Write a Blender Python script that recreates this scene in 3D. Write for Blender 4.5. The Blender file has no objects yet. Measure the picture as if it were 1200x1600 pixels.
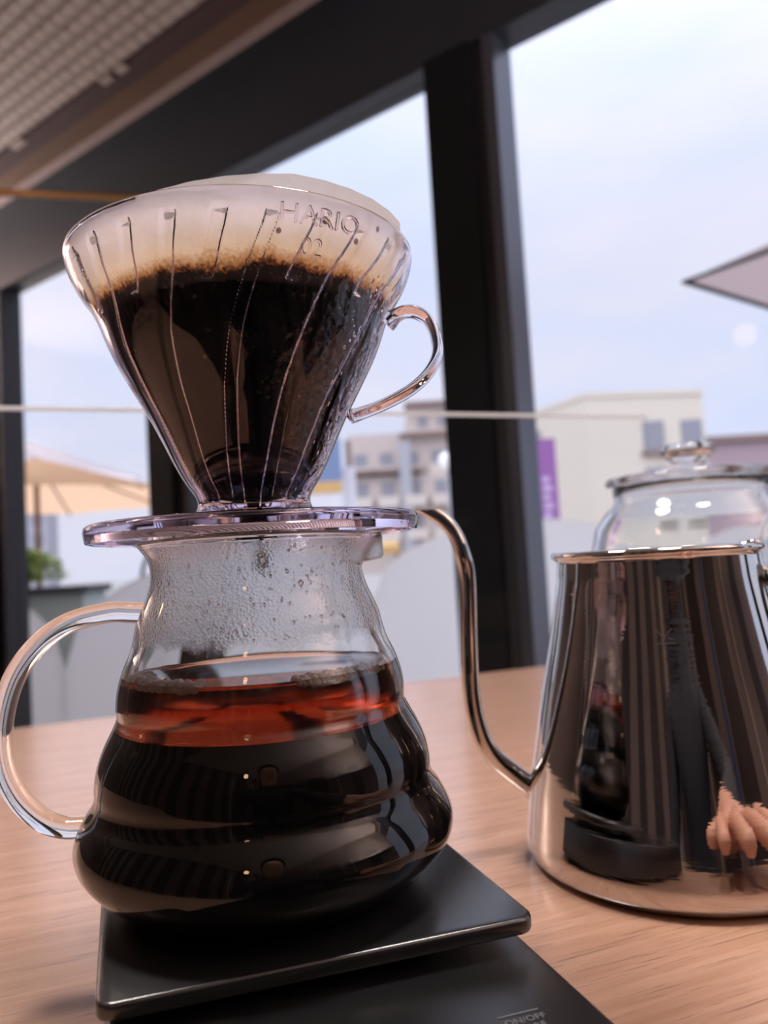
import bpy, bmesh, math, random
import numpy as np
from mathutils import Vector, Matrix
C = bpy.context.scene.collection
SC = bpy.context.scene
PI = math.pi
EYE = 0.85            # camera height above the floor; table top is 0.72

# ------------------------------------------------------------------ camera
cam_d = bpy.data.cameras.new('camera'); cam = bpy.data.objects.new('camera', cam_d); C.objects.link(cam)
cam_d.sensor_fit = 'VERTICAL'; cam_d.sensor_height = 36; cam_d.lens = 27.0
cam_d.clip_start = 0.01; cam_d.clip_end = 500
TH, PT = math.radians(3.3), math.radians(3.63)
_f = Vector((0, math.cos(PT), math.sin(PT))); _u0 = Vector((0, -math.sin(PT), math.cos(PT))); _r0 = Vector((1, 0, 0))
_r = _r0*math.cos(TH) - _u0*math.sin(TH); _u = _r0*math.sin(TH) + _u0*math.cos(TH)
M = Matrix((( _r.x, _u.x, -_f.x, 0), (_r.y, _u.y, -_f.y, 0), (_r.z, _u.z, -_f.z, EYE), (0, 0, 0, 1)))
cam.matrix_world = M
cam_d.dof.use_dof = True; cam_d.dof.focus_distance = 0.226; cam_d.dof.aperture_fstop = 10.5
SC.camera = cam

# ------------------------------------------------------------------ view, sky, lamps
SC.view_settings.view_transform = 'Standard'; SC.view_settings.look = 'None'
SC.view_settings.gamma = 1; SC.view_settings.use_curve_mapping = False
SC.view_settings.exposure = 0.14
SC.cycles.max_bounces = 16; SC.cycles.transmission_bounces = 14; SC.cycles.transparent_max_bounces = 16
SC.cycles.glossy_bounces = 6; SC.cycles.diffuse_bounces = 4
SC.cycles.blur_glossy = 0.5

world = bpy.data.worlds.new('sky'); SC.world = world; world.use_nodes = True
nt = world.node_tree; nt.nodes.clear()
def N(nt, t, **kw):
    n = nt.nodes.new(t)
    for k, v in kw.items():
        if k.startswith('i_'):
            n.inputs[k[2:].replace('_', ' ')].default_value = v
        else: setattr(n, k, v)
    return n
wo = N(nt, 'ShaderNodeOutputWorld'); bg = N(nt, 'ShaderNodeBackground'); tc = N(nt, 'ShaderNodeTexCoord')
mp = N(nt, 'ShaderNodeMapping'); mp.inputs['Scale'].default_value = (1, 1, 3.0)
no = N(nt, 'ShaderNodeTexNoise', i_Scale=2.6, i_Detail=5.0, i_Roughness=0.5)
cr = N(nt, 'ShaderNodeValToRGB')
cr.color_ramp.elements[0].position = 0.36; cr.color_ramp.elements[0].color = (0.60, 0.655, 0.87, 1)
cr.color_ramp.elements[1].position = 0.62; cr.color_ramp.elements[1].color = (0.71, 0.705, 0.85, 1)
nt.links.new(tc.outputs['Generated'], mp.inputs['Vector']); nt.links.new(mp.outputs[0], no.inputs['Vector'])
nt.links.new(no.outputs['Fac'], cr.inputs[0]); nt.links.new(cr.outputs[0], bg.inputs['Color'])
sxw = N(nt, 'ShaderNodeSeparateXYZ'); nt.links.new(tc.outputs['Generated'], sxw.inputs[0])
zg = N(nt, 'ShaderNodeMapRange', interpolation_type='SMOOTHSTEP'); zg.inputs['From Min'].default_value = 0.30; zg.inputs['From Max'].default_value = 1.0
zg.inputs['To Min'].default_value = 1.08; zg.inputs['To Max'].default_value = 2.2; nt.links.new(sxw.outputs[2], zg.inputs[0]); nt.links.new(zg.outputs[0], bg.inputs['Strength'])
nt.links.new(bg.outputs[0], wo.inputs[0])

sun_d = bpy.data.lights.new('veiled_sun', 'SUN'); sun_d.energy = 1.3; sun_d.angle = math.radians(50); sun_d.color = (1, 0.97, 0.94)
sun = bpy.data.objects.new('veiled_sun', sun_d); C.objects.link(sun); sun.rotation_euler = (math.radians(38), 0, math.radians(-25))

# ------------------------------------------------------------------ window-wall frame: s along the wall to the left, d into the room
WA = (238.8, 2125.4); WT = (-0.7989, 0.6014); WN = (-0.6014, -0.7989)
def W(s, d, z): return (WA[0]+WT[0]*s+WN[0]*d, WA[1]+WT[1]*s+WN[1]*d, z)
S0, S1, D1 = -3600, 4600, 4400
CEIL, FLOOR = 1838, -850
def area_lamp(name, s, d, z, size, power, col):
    l = bpy.data.lights.new(name, 'AREA'); l.shape = 'DISK'; l.size = size; l.energy = power; l.color = col
    o = bpy.data.objects.new(name, l); C.objects.link(o)
    p = W(s, d, z); o.location = (p[0]/1000, p[1]/1000, p[2]/1000+EYE); return o

# ------------------------------------------------------------------ materials
def mat(name): 
    m = bpy.data.materials.new(name); m.use_nodes = True; m.node_tree.nodes.clear(); return m, m.node_tree
def out(nt, sh): o = N(nt, 'ShaderNodeOutputMaterial'); nt.links.new(sh, o.inputs[0]); return o
def srgb(r, g, b):
    f = lambda c: (c/255/12.92) if c/255 <= 0.04045 else ((c/255+0.055)/1.055)**2.4
    return (f(r), f(g), f(b), 1)
def simple(name, col, rough=0.6, metal=0.0, var=0.0, vscale=20.0, bump=0.0, bscale=60.0, spec=0.5, trans=0.0, ior=1.5, emit=0.0, stretch=None):
    m, nt = mat(name); b = N(nt, 'ShaderNodeBsdfPrincipled')
    b.inputs['Base Color'].default_value = col; b.inputs['Roughness'].default_value = rough; b.inputs['Metallic'].default_value = metal
    b.inputs['Specular IOR Level'].default_value = spec; b.inputs['Transmission Weight'].default_value = trans; b.inputs['IOR'].default_value = ior
    if emit: b.inputs['Emission Color'].default_value = col; b.inputs['Emission Strength'].default_value = emit
    t = N(nt, 'ShaderNodeTexCoord'); mpn = N(nt, 'ShaderNodeMapping')
    if stretch: mpn.inputs['Scale'].default_value = stretch
    nt.links.new(t.outputs['Object'], mpn.inputs['Vector'])
    if var:
        n = N(nt, 'ShaderNodeTexNoise', i_Scale=vscale, i_Detail=4.0); nt.links.new(mpn.outputs[0], n.inputs['Vector'])
        mx = N(nt, 'ShaderNodeMix', data_type='RGBA'); mx.inputs[0].default_value = 1
        c2 = tuple(min(1, c*(1+var)) for c in col[:3])+(1,); c1 = tuple(c*(1-var) for c in col[:3])+(1,)
        nt.links.new(n.outputs['Fac'], mx.inputs[0]); mx.inputs[6].default_value = c1; mx.inputs[7].default_value = c2
        nt.links.new(mx.outputs[2], b.inputs['Base Color'])
    if bump:
        n2 = N(nt, 'ShaderNodeTexNoise', i_Scale=bscale, i_Detail=5.0); nt.links.new(mpn.outputs[0], n2.inputs['Vector'])
        bp = N(nt, 'ShaderNodeBump'); bp.inputs['Strength'].default_value = bump; bp.inputs['Distance'].default_value = 0.002
        nt.links.new(n2.outputs['Fac'], bp.inputs['Height']); nt.links.new(bp.outputs[0], b.inputs['Normal'])
    out(nt, b.outputs[0]); return m
def glassy(name, col=(1, 1, 1, 1), rough=0.0, ior=1.5):
    m, nt = mat(name); g = N(nt, 'ShaderNodeBsdfGlass'); g.inputs['Color'].default_value = col
    g.inputs['Roughness'].default_value = rough; g.inputs['IOR'].default_value = ior; out(nt, g.outputs[0]); return m
def thin_pane(name, tint, refl=1.0):
    m, nt = mat(name); tr = N(nt, 'ShaderNodeBsdfTransparent'); tr.inputs[0].default_value = tint
    gl = N(nt, 'ShaderNodeBsdfGlossy'); gl.inputs['Roughness'].default_value = 0.0
    fr = N(nt, 'ShaderNodeFresnel'); fr.inputs[0].default_value = 1.25
    ge = N(nt, 'ShaderNodeNewGeometry'); iv = N(nt, 'ShaderNodeMath', operation='SUBTRACT'); iv.inputs[0].default_value = 1; nt.links.new(ge.outputs['Backfacing'], iv.inputs[1])
    ml = N(nt, 'ShaderNodeMath', operation='MULTIPLY'); nt.links.new(fr.outputs[0], ml.inputs[0]); nt.links.new(iv.outputs[0], ml.inputs[1])   # reflect once, at the near face
    mx = N(nt, 'ShaderNodeMixShader'); nt.links.new(ml.outputs[0], mx.inputs[0]); nt.links.new(tr.outputs[0], mx.inputs[1]); nt.links.new(gl.outputs[0], mx.inputs[2])
    out(nt, mx.outputs[0]); return m

M_glass = glassy('clear_glass', (0.985, 0.99, 0.99, 1))
M_plastic = glassy('clear_plastic', (0.965, 0.945, 0.975, 1), ior=1.42)
M_jar = glassy('jar_glass', (0.975, 0.985, 0.99, 1))
M_pane = thin_pane('window_glass', (0.97, 0.98, 0.98, 1))
M_acryl = thin_pane('acrylic_sheet', (0.985, 0.985, 0.985, 1))
M_black = simple('black_plastic', (0.012, 0.0125, 0.014, 1), 0.26, bump=0.04, bscale=2500, spec=0.7)
M_tray = simple('black_rubber_tray', (0.012, 0.0125, 0.014, 1), 0.23, bump=0.04, bscale=2500, spec=1.0)
M_post = simple('dark_steel', (0.0055, 0.0075, 0.0105, 1), 0.65, spec=0.2, var=0.15, vscale=4)
M_header = simple('dark_header', (0.019, 0.025, 0.037, 1), 0.4, var=0.2, vscale=3)
M_alu = simple('aluminium_frame', (0.11, 0.12, 0.15, 1), 0.35, metal=0.6)
M_seal = simple('grey_seal', (0.03, 0.03, 0.035, 1), 0.6)
M_brown = simple('brown_board', srgb(112, 84, 68), 0.6, var=0.25, vscale=3, stretch=(1, 1, 1))
M_maroon = simple('maroon_board', srgb(84, 62, 62), 0.6, var=0.2, vscale=3)
M_strip = simple('pink_moulding', srgb(176, 156, 156), 0.6, var=0.15, vscale=30)
def frosted():
    m, nt = mat('frosted_white'); d = N(nt, 'ShaderNodeBsdfDiffuse'); t = N(nt, 'ShaderNodeBsdfTranslucent'); c = srgb(244, 241, 239)
    d.inputs[0].default_value = c; t.inputs[0].default_value = c
    x = N(nt, 'ShaderNodeMixShader'); x.inputs[0].default_value = 0.6; nt.links.new(d.outputs[0], x.inputs[1]); nt.links.new(t.outputs[0], x.inputs[2]); out(nt, x.outputs[0]); return m
M_white = frosted()
M_reflection = simple('warm_reflection', srgb(170, 120, 70), 0.35, metal=0.8)  # tone of the rod that stands in for reflected warm light

def steel():
    m, nt = mat('polished_steel'); b = N(nt, 'ShaderNodeBsdfPrincipled')
    b.inputs['Base Color'].default_value = (0.60, 0.575, 0.56, 1); b.inputs['Metallic'].default_value = 1; b.inputs['Roughness'].default_value = 0.045
    t = N(nt, 'ShaderNodeTexCoord'); mp = N(nt, 'ShaderNodeMapping'); mp.inputs['Scale'].default_value = (12, 12, 120)
    n = N(nt, 'ShaderNodeTexNoise', i_Scale=3.0, i_Detail=3.0); bp = N(nt, 'ShaderNodeBump'); bp.inputs['Strength'].default_value = 0.02; bp.inputs['Distance'].default_value = 0.002
    nt.links.new(t.outputs['Object'], mp.inputs[0]); nt.links.new(mp.outputs[0], n.inputs['Vector']); nt.links.new(n.outputs['Fac'], bp.inputs['Height'])
    nt.links.new(bp.outputs[0], b.inputs['Normal']); out(nt, b.outputs[0]); return m
M_steel = steel()

def wood():
    m, nt = mat('table_wood'); b = N(nt, 'ShaderNodeBsdfPrincipled')
    t = N(nt, 'ShaderNodeTexCoord'); mp = N(nt, 'ShaderNodeMapping'); mp.inputs['Scale'].default_value = (3.0, 62, 62)
    nt.links.new(t.outputs['Object'], mp.inputs[0])
    w = N(nt, 'ShaderNodeTexNoise', i_Scale=3.0, i_Detail=5.0, i_Roughness=0.65, i_Distortion=0.6); nt.links.new(mp.outputs[0], w.inputs['Vector'])
    mp2 = N(nt, 'ShaderNodeMapping'); mp2.inputs['Scale'].default_value = (30, 800, 800); nt.links.new(t.outputs['Object'], mp2.inputs[0])
    f = N(nt, 'ShaderNodeTexNoise', i_Scale=1.4, i_Detail=3.0, i_Roughness=0.55); nt.links.new(mp2.outputs[0], f.inputs['Vector'])
    cr = N(nt, 'ShaderNodeValToRGB'); e = cr.color_ramp.elements
    e[0].position = 0.3; e[0].color = srgb(168, 128, 104); e[1].position = 0.7; e[1].color = srgb(194, 155, 133)
    nt.links.new(w.outputs['Fac'], cr.inputs[0])
    cr2 = N(nt, 'ShaderNodeValToRGB'); e = cr2.color_ramp.elements; e[0].position = 0.30; e[0].color = (0.42, 0.36, 0.33, 1); e[1].position = 0.42; e[1].color = (1, 1, 1, 1)
    nt.links.new(f.outputs['Fac'], cr2.inputs[0])
    mx = N(nt, 'ShaderNodeMix', data_type='RGBA', blend_type='MULTIPLY'); mx.inputs[0].default_value = 0.8
    nt.links.new(cr.outputs[0], mx.inputs[6]); nt.links.new(cr2.outputs[0], mx.inputs[7]); nt.links.new(mx.outputs[2], b.inputs['Base Color'])
    b.inputs['Roughness'].default_value = 0.34; b.inputs['Specular IOR Level'].default_value = 0.8; b.inputs['Coat Weight'].default_value = 0.9; b.inputs['Coat Roughness'].default_value = 0.17
    bp = N(nt, 'ShaderNodeBump'); bp.inputs['Strength'].default_value = 0.35; bp.inputs['Distance'].default_value = 0.0004
    nt.links.new(cr2.outputs[0], bp.inputs['Height']); nt.links.new(bp.outputs[0], b.inputs['Normal']); out(nt, b.outputs[0]); return m
M_wood = wood()

def fog_glass():
    m, nt = mat('condensation_on_glass'); t = N(nt, 'ShaderNodeTexCoord')
    v = N(nt, 'ShaderNodeTexVoronoi', i_Scale=1100.0); nt.links.new(t.outputs['Object'], v.inputs['Vector'])
    n = N(nt, 'ShaderNodeTexNoise', i_Scale=900.0, i_Detail=2.0); nt.links.new(t.outputs['Object'], n.inputs['Vector'])
    ad = N(nt, 'ShaderNodeMath', operation='ADD'); nt.links.new(v.outputs['Distance'], ad.inputs[0]); nt.links.new(n.outputs['Fac'], ad.inputs[1])
    bp = N(nt, 'ShaderNodeBump'); bp.inputs['Strength'].default_value = 0.34; bp.inputs['Distance'].default_value = 0.0003; nt.links.new(ad.outputs[0], bp.inputs['Height'])
    g = N(nt, 'ShaderNodeBsdfGlass'); g.inputs['IOR'].default_value = 1.5; g.inputs['Roughness'].default_value = 0.28; nt.links.new(bp.outputs[0], g.inputs['Normal'])
    tr = N(nt, 'ShaderNodeBsdfTranslucent'); tr.inputs[0].default_value = (0.9, 0.9, 0.92, 1)
    df = N(nt, 'ShaderNodeBsdfDiffuse'); df.inputs[0].default_value = (0.85, 0.85, 0.87, 1)
    a = N(nt, 'ShaderNodeMixShader'); a.inputs[0].default_value = 0.06; nt.links.new(tr.outputs[0], a.inputs[1]); nt.links.new(df.outputs[0], a.inputs[2])
    n2 = N(nt, 'ShaderNodeTexNoise', i_Scale=30.0, i_Detail=2.0); nt.links.new(t.outputs['Object'], n2.inputs['Vector'])
    mr = N(nt, 'ShaderNodeMapRange'); mr.inputs['From Min'].default_value = 0.3; mr.inputs['From Max'].default_value = 0.7; mr.inputs['To Min'].default_value = 0.04; mr.inputs['To Max'].default_value = 0.16
    nt.links.new(n2.outputs['Fac'], mr.inputs[0])
    x = N(nt, 'ShaderNodeMixShader'); nt.links.new(mr.outputs[0], x.inputs[0]); nt.links.new(g.outputs[0], x.inputs[1]); nt.links.new(a.outputs[0], x.inputs[2])
    # the mist thins out towards the warm coffee: clear glass below an uneven line
    sz = N(nt, 'ShaderNodeSeparateXYZ'); nt.links.new(t.outputs['Object'], sz.inputs[0])
    n5 = N(nt, 'ShaderNodeTexNoise', i_Scale=110.0, i_Detail=5.0, i_Roughness=0.7); nt.links.new(t.outputs['Object'], n5.inputs['Vector'])
    am = N(nt, 'ShaderNodeMath', operation='MULTIPLY_ADD'); am.inputs[1].default_value = 0.012; nt.links.new(n5.outputs['Fac'], am.inputs[0]); nt.links.new(sz.outputs[2], am.inputs[2])
    mk = N(nt, 'ShaderNodeMapRange'); mk.inputs['From Min'].default_value = 0.0835; mk.inputs['From Max'].default_value = 0.0875; nt.links.new(am.outputs[0], mk.inputs[0])
    cg = N(nt, 'ShaderNodeBsdfGlass'); cg.inputs['IOR'].default_value = 1.5
    y = N(nt, 'ShaderNodeMixShader'); nt.links.new(mk.outputs[0], y.inputs[0]); nt.links.new(cg.outputs[0], y.inputs[1]); nt.links.new(x.outputs[0], y.inputs[2])
    out(nt, y.outputs[0]); return m
M_fog = fog_glass()

def damp_plastic():   # droplets on the inside of the cone, strongest on its right flank
    m, nt = mat('droplets_on_plastic'); t = N(nt, 'ShaderNodeTexCoord')
    v = N(nt, 'ShaderNodeTexVoronoi', i_Scale=430.0, feature='SMOOTH_F1'); nt.links.new(t.outputs['Object'], v.inputs['Vector'])
    n = N(nt, 'ShaderNodeTexNoise', i_Scale=28.0, i_Detail=3.0); nt.links.new(t.outputs['Object'], n.inputs['Vector'])
    sx = N(nt, 'ShaderNodeSeparateXYZ'); nt.links.new(t.outputs['Object'], sx.inputs[0])
    mr = N(nt, 'ShaderNodeMapRange'); mr.inputs['From Min'].default_value = -0.01; mr.inputs['From Max'].default_value = 0.04; mr.inputs['To Min'].default_value = 0.0; mr.inputs['To Max'].default_value = 0.5
    nt.links.new(sx.outputs[0], mr.inputs[0])
    ad = N(nt, 'ShaderNodeMath', operation='ADD'); nt.links.new(mr.outputs[0], ad.inputs[0]); nt.links.new(n.outputs['Fac'], ad.inputs[1])
    cr = N(nt, 'ShaderNodeMapRange'); cr.inputs['From Min'].default_value = 0.62; cr.inputs['From Max'].default_value = 0.78; nt.links.new(ad.outputs[0], cr.inputs[0])
    st = N(nt, 'ShaderNodeMath', operation='MULTIPLY'); st.inputs[1].default_value = 0.7
    mz = N(nt, 'ShaderNodeMapRange'); mz.inputs['From Min'].default_value = 0.084; mz.inputs['From Max'].default_value = 0.076; nt.links.new(sx.outputs[2], mz.inputs[0])
    mu = N(nt, 'ShaderNodeMath', operation='MULTIPLY'); nt.links.new(cr.outputs[0], mu.inputs[0]); nt.links.new(mz.outputs[0], mu.inputs[1]); nt.links.new(mu.outputs[0], st.inputs[0])
    bp = N(nt, 'ShaderNodeBump'); bp.inputs['Distance'].default_value = 0.0009; nt.links.new(st.outputs[0], bp.inputs['Strength']); nt.links.new(v.outputs['Distance'], bp.inputs['Height'])
    g = N(nt, 'ShaderNodeBsdfGlass'); g.inputs['IOR'].default_value = 1.42; g.inputs['Color'].default_value = (0.965, 0.945, 0.975, 1); g.inputs['Roughness'].default_value = 0.02
    nt.links.new(bp.outputs[0], g.inputs['Normal']); out(nt, g.outputs[0]); return m
M_damp = damp_plastic()

def filter_paper():   # object z is height above the dripper base; soaked with coffee below about 76 mm
    m, nt = mat('coffee_filter_paper'); t = N(nt, 'ShaderNodeTexCoord'); sx = N(nt, 'ShaderNodeSeparateXYZ'); nt.links.new(t.outputs['Object'], sx.inputs[0])
    n = N(nt, 'ShaderNodeTexNoise', i_Scale=45.0, i_Detail=6.0, i_Roughness=0.6); nt.links.new(t.outputs['Object'], n.inputs['Vector'])
    n3 = N(nt, 'ShaderNodeTexNoise', i_Scale=900.0, i_Detail=3.0); nt.links.new(t.outputs['Object'], n3.inputs['Vector'])
    m1 = N(nt, 'ShaderNodeMath', operation='MULTIPLY_ADD'); m1.inputs[1].default_value = 0.010; nt.links.new(n.outputs['Fac'], m1.inputs[0]); nt.links.new(sx.outputs[2], m1.inputs[2])
    m2 = N(nt, 'ShaderNodeMath', operation='MULTIPLY_ADD'); m2.inputs[1].default_value = 0.004; nt.links.new(n3.outputs['Fac'], m2.inputs[0]); nt.links.new(m1.outputs[0], m2.inputs[2])
    mr = N(nt, 'ShaderNodeMapRange'); mr.inputs['From Min'].default_value = 0.076; mr.inputs['From Max'].default_value = 0.106; nt.links.new(m2.outputs[0], mr.inputs[0])
    cr = N(nt, 'ShaderNodeValToRGB'); e = cr.color_ramp.elements
    e[0].position = 0.0; e[0].color = (0.010, 0.007, 0.006, 1)
    e[1].position = 1.0; e[1].color = srgb(246, 240, 238)
    for p, c in ((0.20, (0.014, 0.009, 0.007, 1)), (0.225, srgb(104, 60, 32)), (0.27, srgb(176, 130, 84)), (0.36, srgb(216, 192, 158)), (0.55, srgb(232, 218, 202)), (0.75, srgb(240, 231, 228))):
        x = e.new(p); x.color = c
    nt.links.new(mr.outputs[0], cr.inputs[0])
    # brown specks on the dry paper
    vo = N(nt, 'ShaderNodeTexVoronoi', i_Scale=95.0); nt.links.new(t.outputs['Object'], vo.inputs['Vector'])
    lt = N(nt, 'ShaderNodeMapRange'); lt.inputs['From Min'].default_value = 0.07; lt.inputs['From Max'].default_value = 0.10; nt.links.new(vo.outputs['Distance'], lt.inputs[0])
    mx = N(nt, 'ShaderNodeMix', data_type='RGBA'); nt.links.new(lt.outputs[0], mx.inputs[0]); mx.inputs[6].default_value = srgb(120, 72, 40); nt.links.new(cr.outputs[0], mx.inputs[7])
    d = N(nt, 'ShaderNodeBsdfDiffuse'); tr = N(nt, 'ShaderNodeBsdfTranslucent'); nt.links.new(mx.outputs[2], d.inputs[0]); nt.links.new(mx.outputs[2], tr.inputs[0])
    bp = N(nt, 'ShaderNodeBump'); bp.inputs['Strength'].default_value = 0.5; bp.inputs['Distance'].default_value = 0.0006
    n4 = N(nt, 'ShaderNodeTexNoise', i_Scale=700.0, i_Detail=3.0); nt.links.new(t.outputs['Object'], n4.inputs['Vector']); nt.links.new(n4.outputs['Fac'], bp.inputs['Height'])
    nt.links.new(bp.outputs[0], d.inputs['Normal'])
    a = N(nt, 'ShaderNodeMixShader'); a.inputs[0].default_value = 0.7; nt.links.new(d.outputs[0], a.inputs[1]); nt.links.new(tr.outputs[0], a.inputs[2])
    tp = N(nt, 'ShaderNodeBsdfTransparent'); tp.inputs[0].default_value = (1, 0.95, 0.93, 1)
    wt = N(nt, 'ShaderNodeMapRange'); wt.inputs['From Min'].default_value = 0.3; wt.inputs['From Max'].default_value = 0.6; wt.inputs['To Max'].default_value = 0.10; nt.links.new(mr.outputs[0], wt.inputs[0])
    aw_ = N(nt, 'ShaderNodeMixShader'); nt.links.new(wt.outputs[0], aw_.inputs[0]); nt.links.new(a.outputs[0], aw_.inputs[1]); nt.links.new(tp.outputs[0], aw_.inputs[2])
    out(nt, aw_.outputs[0]); return m
M_paper = filter_paper()
M_grounds = simple('wet_coffee_grounds', (0.012, 0.008, 0.006, 1), 0.5, bump=0.8, bscale=900)
M_coffee = simple('black_coffee', (0.0055, 0.004, 0.0045, 1), 0.3, spec=0.05)
def coffee_top():
    m, nt = mat('amber_coffee'); g = N(nt, 'ShaderNodeBsdfGlass'); g.inputs['IOR'].default_value = 1.33; g.inputs['Roughness'].default_value = 0.09
    v = N(nt, 'ShaderNodeVolumeAbsorption'); v.inputs['Color'].default_value = (0.78, 0.33, 0.05, 1); v.inputs['Density'].default_value = 60
    o = out(nt, g.outputs[0]); nt.links.new(v.outputs[0], o.inputs['Volume']); return m
M_amber = coffee_top()

# ------------------------------------------------------------------ object helpers (all shapes are given in mm relative to the eye point)
def L(p): return Vector((p[0]/1000, p[1]/1000, p[2]/1000+EYE))
def thing(name, label, cat, base, group=None, kind=None):
    o = bpy.data.objects.new(name, None); C.objects.link(o); o.empty_display_size = 0.02
    o.location = L(base); return tag(o, label, cat, group, kind)
def tag(o, label=None, cat=None, group=None, kind=None):
    if label: o['label'] = label
    if cat: o['category'] = cat
    if group: o['group'] = group
    if kind: o['kind'] = kind
    return o
def world_loc(o):
    v = Vector(o.location); p = o.parent
    while p: v += Vector(p.location); p = p.parent
    return v
def obj(name, bm, m, parent=None, smooth=True, base=None, label=None, kind=None, mats=None):
    """link a bmesh given in mm/eye coordinates as one mesh object with its origin at its parent or its base"""
    if parent is not None: org = world_loc(parent)
    elif base is not None: org = L(base)
    else: org = Vector((0, 0, 0))
    for v in bm.verts: v.co = L(v.co) - org
    me = bpy.data.meshes.new(name); bm.to_mesh(me); bm.free()
    for mm in (mats or [m]): me.materials.append(mm)
    if smooth:
        for p in me.polygons: p.use_smooth = True
    o = bpy.data.objects.new(name, me); C.objects.link(o)
    if parent is not None: o.parent = parent
    else: o.location = org
    if label: o['label'] = label
    if kind: o['kind'] = kind
    return o
def crom(pts, n):
    P = [np.array(p, float) for p in pts]; P = [2*P[0]-P[1]]+P+[2*P[-1]-P[-2]]; o = []
    for i in range(1, len(P)-2):
        for k in range(n):
            t = k/n; a, b, c, d = P[i-1:i+3]
            o.append(0.5*((2*b)+(c-a)*t+(2*a-5*b+4*c-d)*t*t+(3*b-a-3*c+d)*t**3))
    o.append(P[-2]); return o
def lathe(bm, prof, cx, cy, n=96, rf=None, close=False, mi=None):
    """prof: list of (r, z) ; rf(r, z, phi)-> radius; phi from the camera side, positive to the right"""
    rings = []
    for (r, z) in prof:
        if r < 1e-6: rings.append([bm.verts.new((cx, cy, z))]); continue
        ring = []
        for k in range(n):
            a = 2*PI*k/n; q = rf(r, z, a) if rf else r
            ring.append(bm.verts.new((cx+q*math.sin(a), cy-q*math.cos(a), z)))
        rings.append(ring)
    m = len(rings)
    for i in range(m if close else m-1):
        A, B = rings[i], rings[(i+1) % m]
        for k in range(n):
            k2 = (k+1) % n
            if len(A) == 1 and len(B) == 1: continue
            if len(A) == 1: f = bm.faces.new((A[0], B[k2], B[k]))
            elif len(B) == 1: f = bm.faces.new((A[k], A[k2], B[0]))
            else: f = bm.faces.new((A[k], A[k2], B[k2], B[k]))
            if mi: f.material_index = mi(i)
    bmesh.ops.recalc_face_normals(bm, faces=bm.faces)
def tube(bm, path, ra, rb=None, n=16, normal=(0, 1, 0), caps=True):
    """sweep an elliptical section: ra in the plane of the path, rb along 'normal'"""
    P = [Vector(p) for p in path]; m = len(P); nn = Vector(normal).normalized(); rings = []
    for i, p in enumerate(P):
        t = (P[min(i+1, m-1)]-P[max(i-1, 0)]).normalized(); s = nn.cross(t).normalized(); b = t.cross(s).normalized()
        a1 = ra[i] if hasattr(ra, '__len__') else ra
        b1 = a1 if rb is None else (rb[i] if hasattr(rb, '__len__') else rb)
        rings.append([bm.verts.new(p+s*a1*math.cos(2*PI*k/n)+b*b1*math.sin(2*PI*k/n)) for k in range(n)])
    for i in range(m-1):
        for k in range(n): bm.faces.new((rings[i][k], rings[i][(k+1) % n], rings[i+1][(k+1) % n], rings[i+1][k]))
    if caps: bm.faces.new(rings[0]); bm.faces.new(rings[-1])
    bmesh.ops.recalc_face_normals(bm, faces=bm.faces)
def hexa(bm, pts):
    v = [bm.verts.new(p) for p in pts]
    for f in ((0, 3, 2, 1), (4, 5, 6, 7), (0, 1, 5, 4), (1, 2, 6, 5), (2, 3, 7, 6), (3, 0, 4, 7)): bm.faces.new([v[i] for i in f])
def wbox(bm, s0, s1, d0, d1, z0, z1):
    hexa(bm, [W(s0, d0, z0), W(s1, d0, z0), W(s1, d1, z0), W(s0, d1, z0), W(s0, d0, z1), W(s1, d0, z1), W(s1, d1, z1), W(s0, d1, z1)])
    bmesh.ops.recalc_face_normals(bm, faces=bm.faces)
def box(bm, x0, x1, y0, y1, z0, z1, rot=0, c=None):
    c = c or ((x0+x1)/2, (y0+y1)/2); ca, sa = math.cos(rot), math.sin(rot)
    R = lambda x, y, z: (c[0]+(x-c[0])*ca-(y-c[1])*sa, c[1]+(x-c[0])*sa+(y-c[1])*ca, z)
    hexa(bm, [R(x0, y0, z0), R(x1, y0, z0), R(x1, y1, z0), R(x0, y1, z0), R(x0, y0, z1), R(x1, y0, z1), R(x1, y1, z1), R(x0, y1, z1)])
    bmesh.ops.recalc_face_normals(bm, faces=bm.faces)
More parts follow.
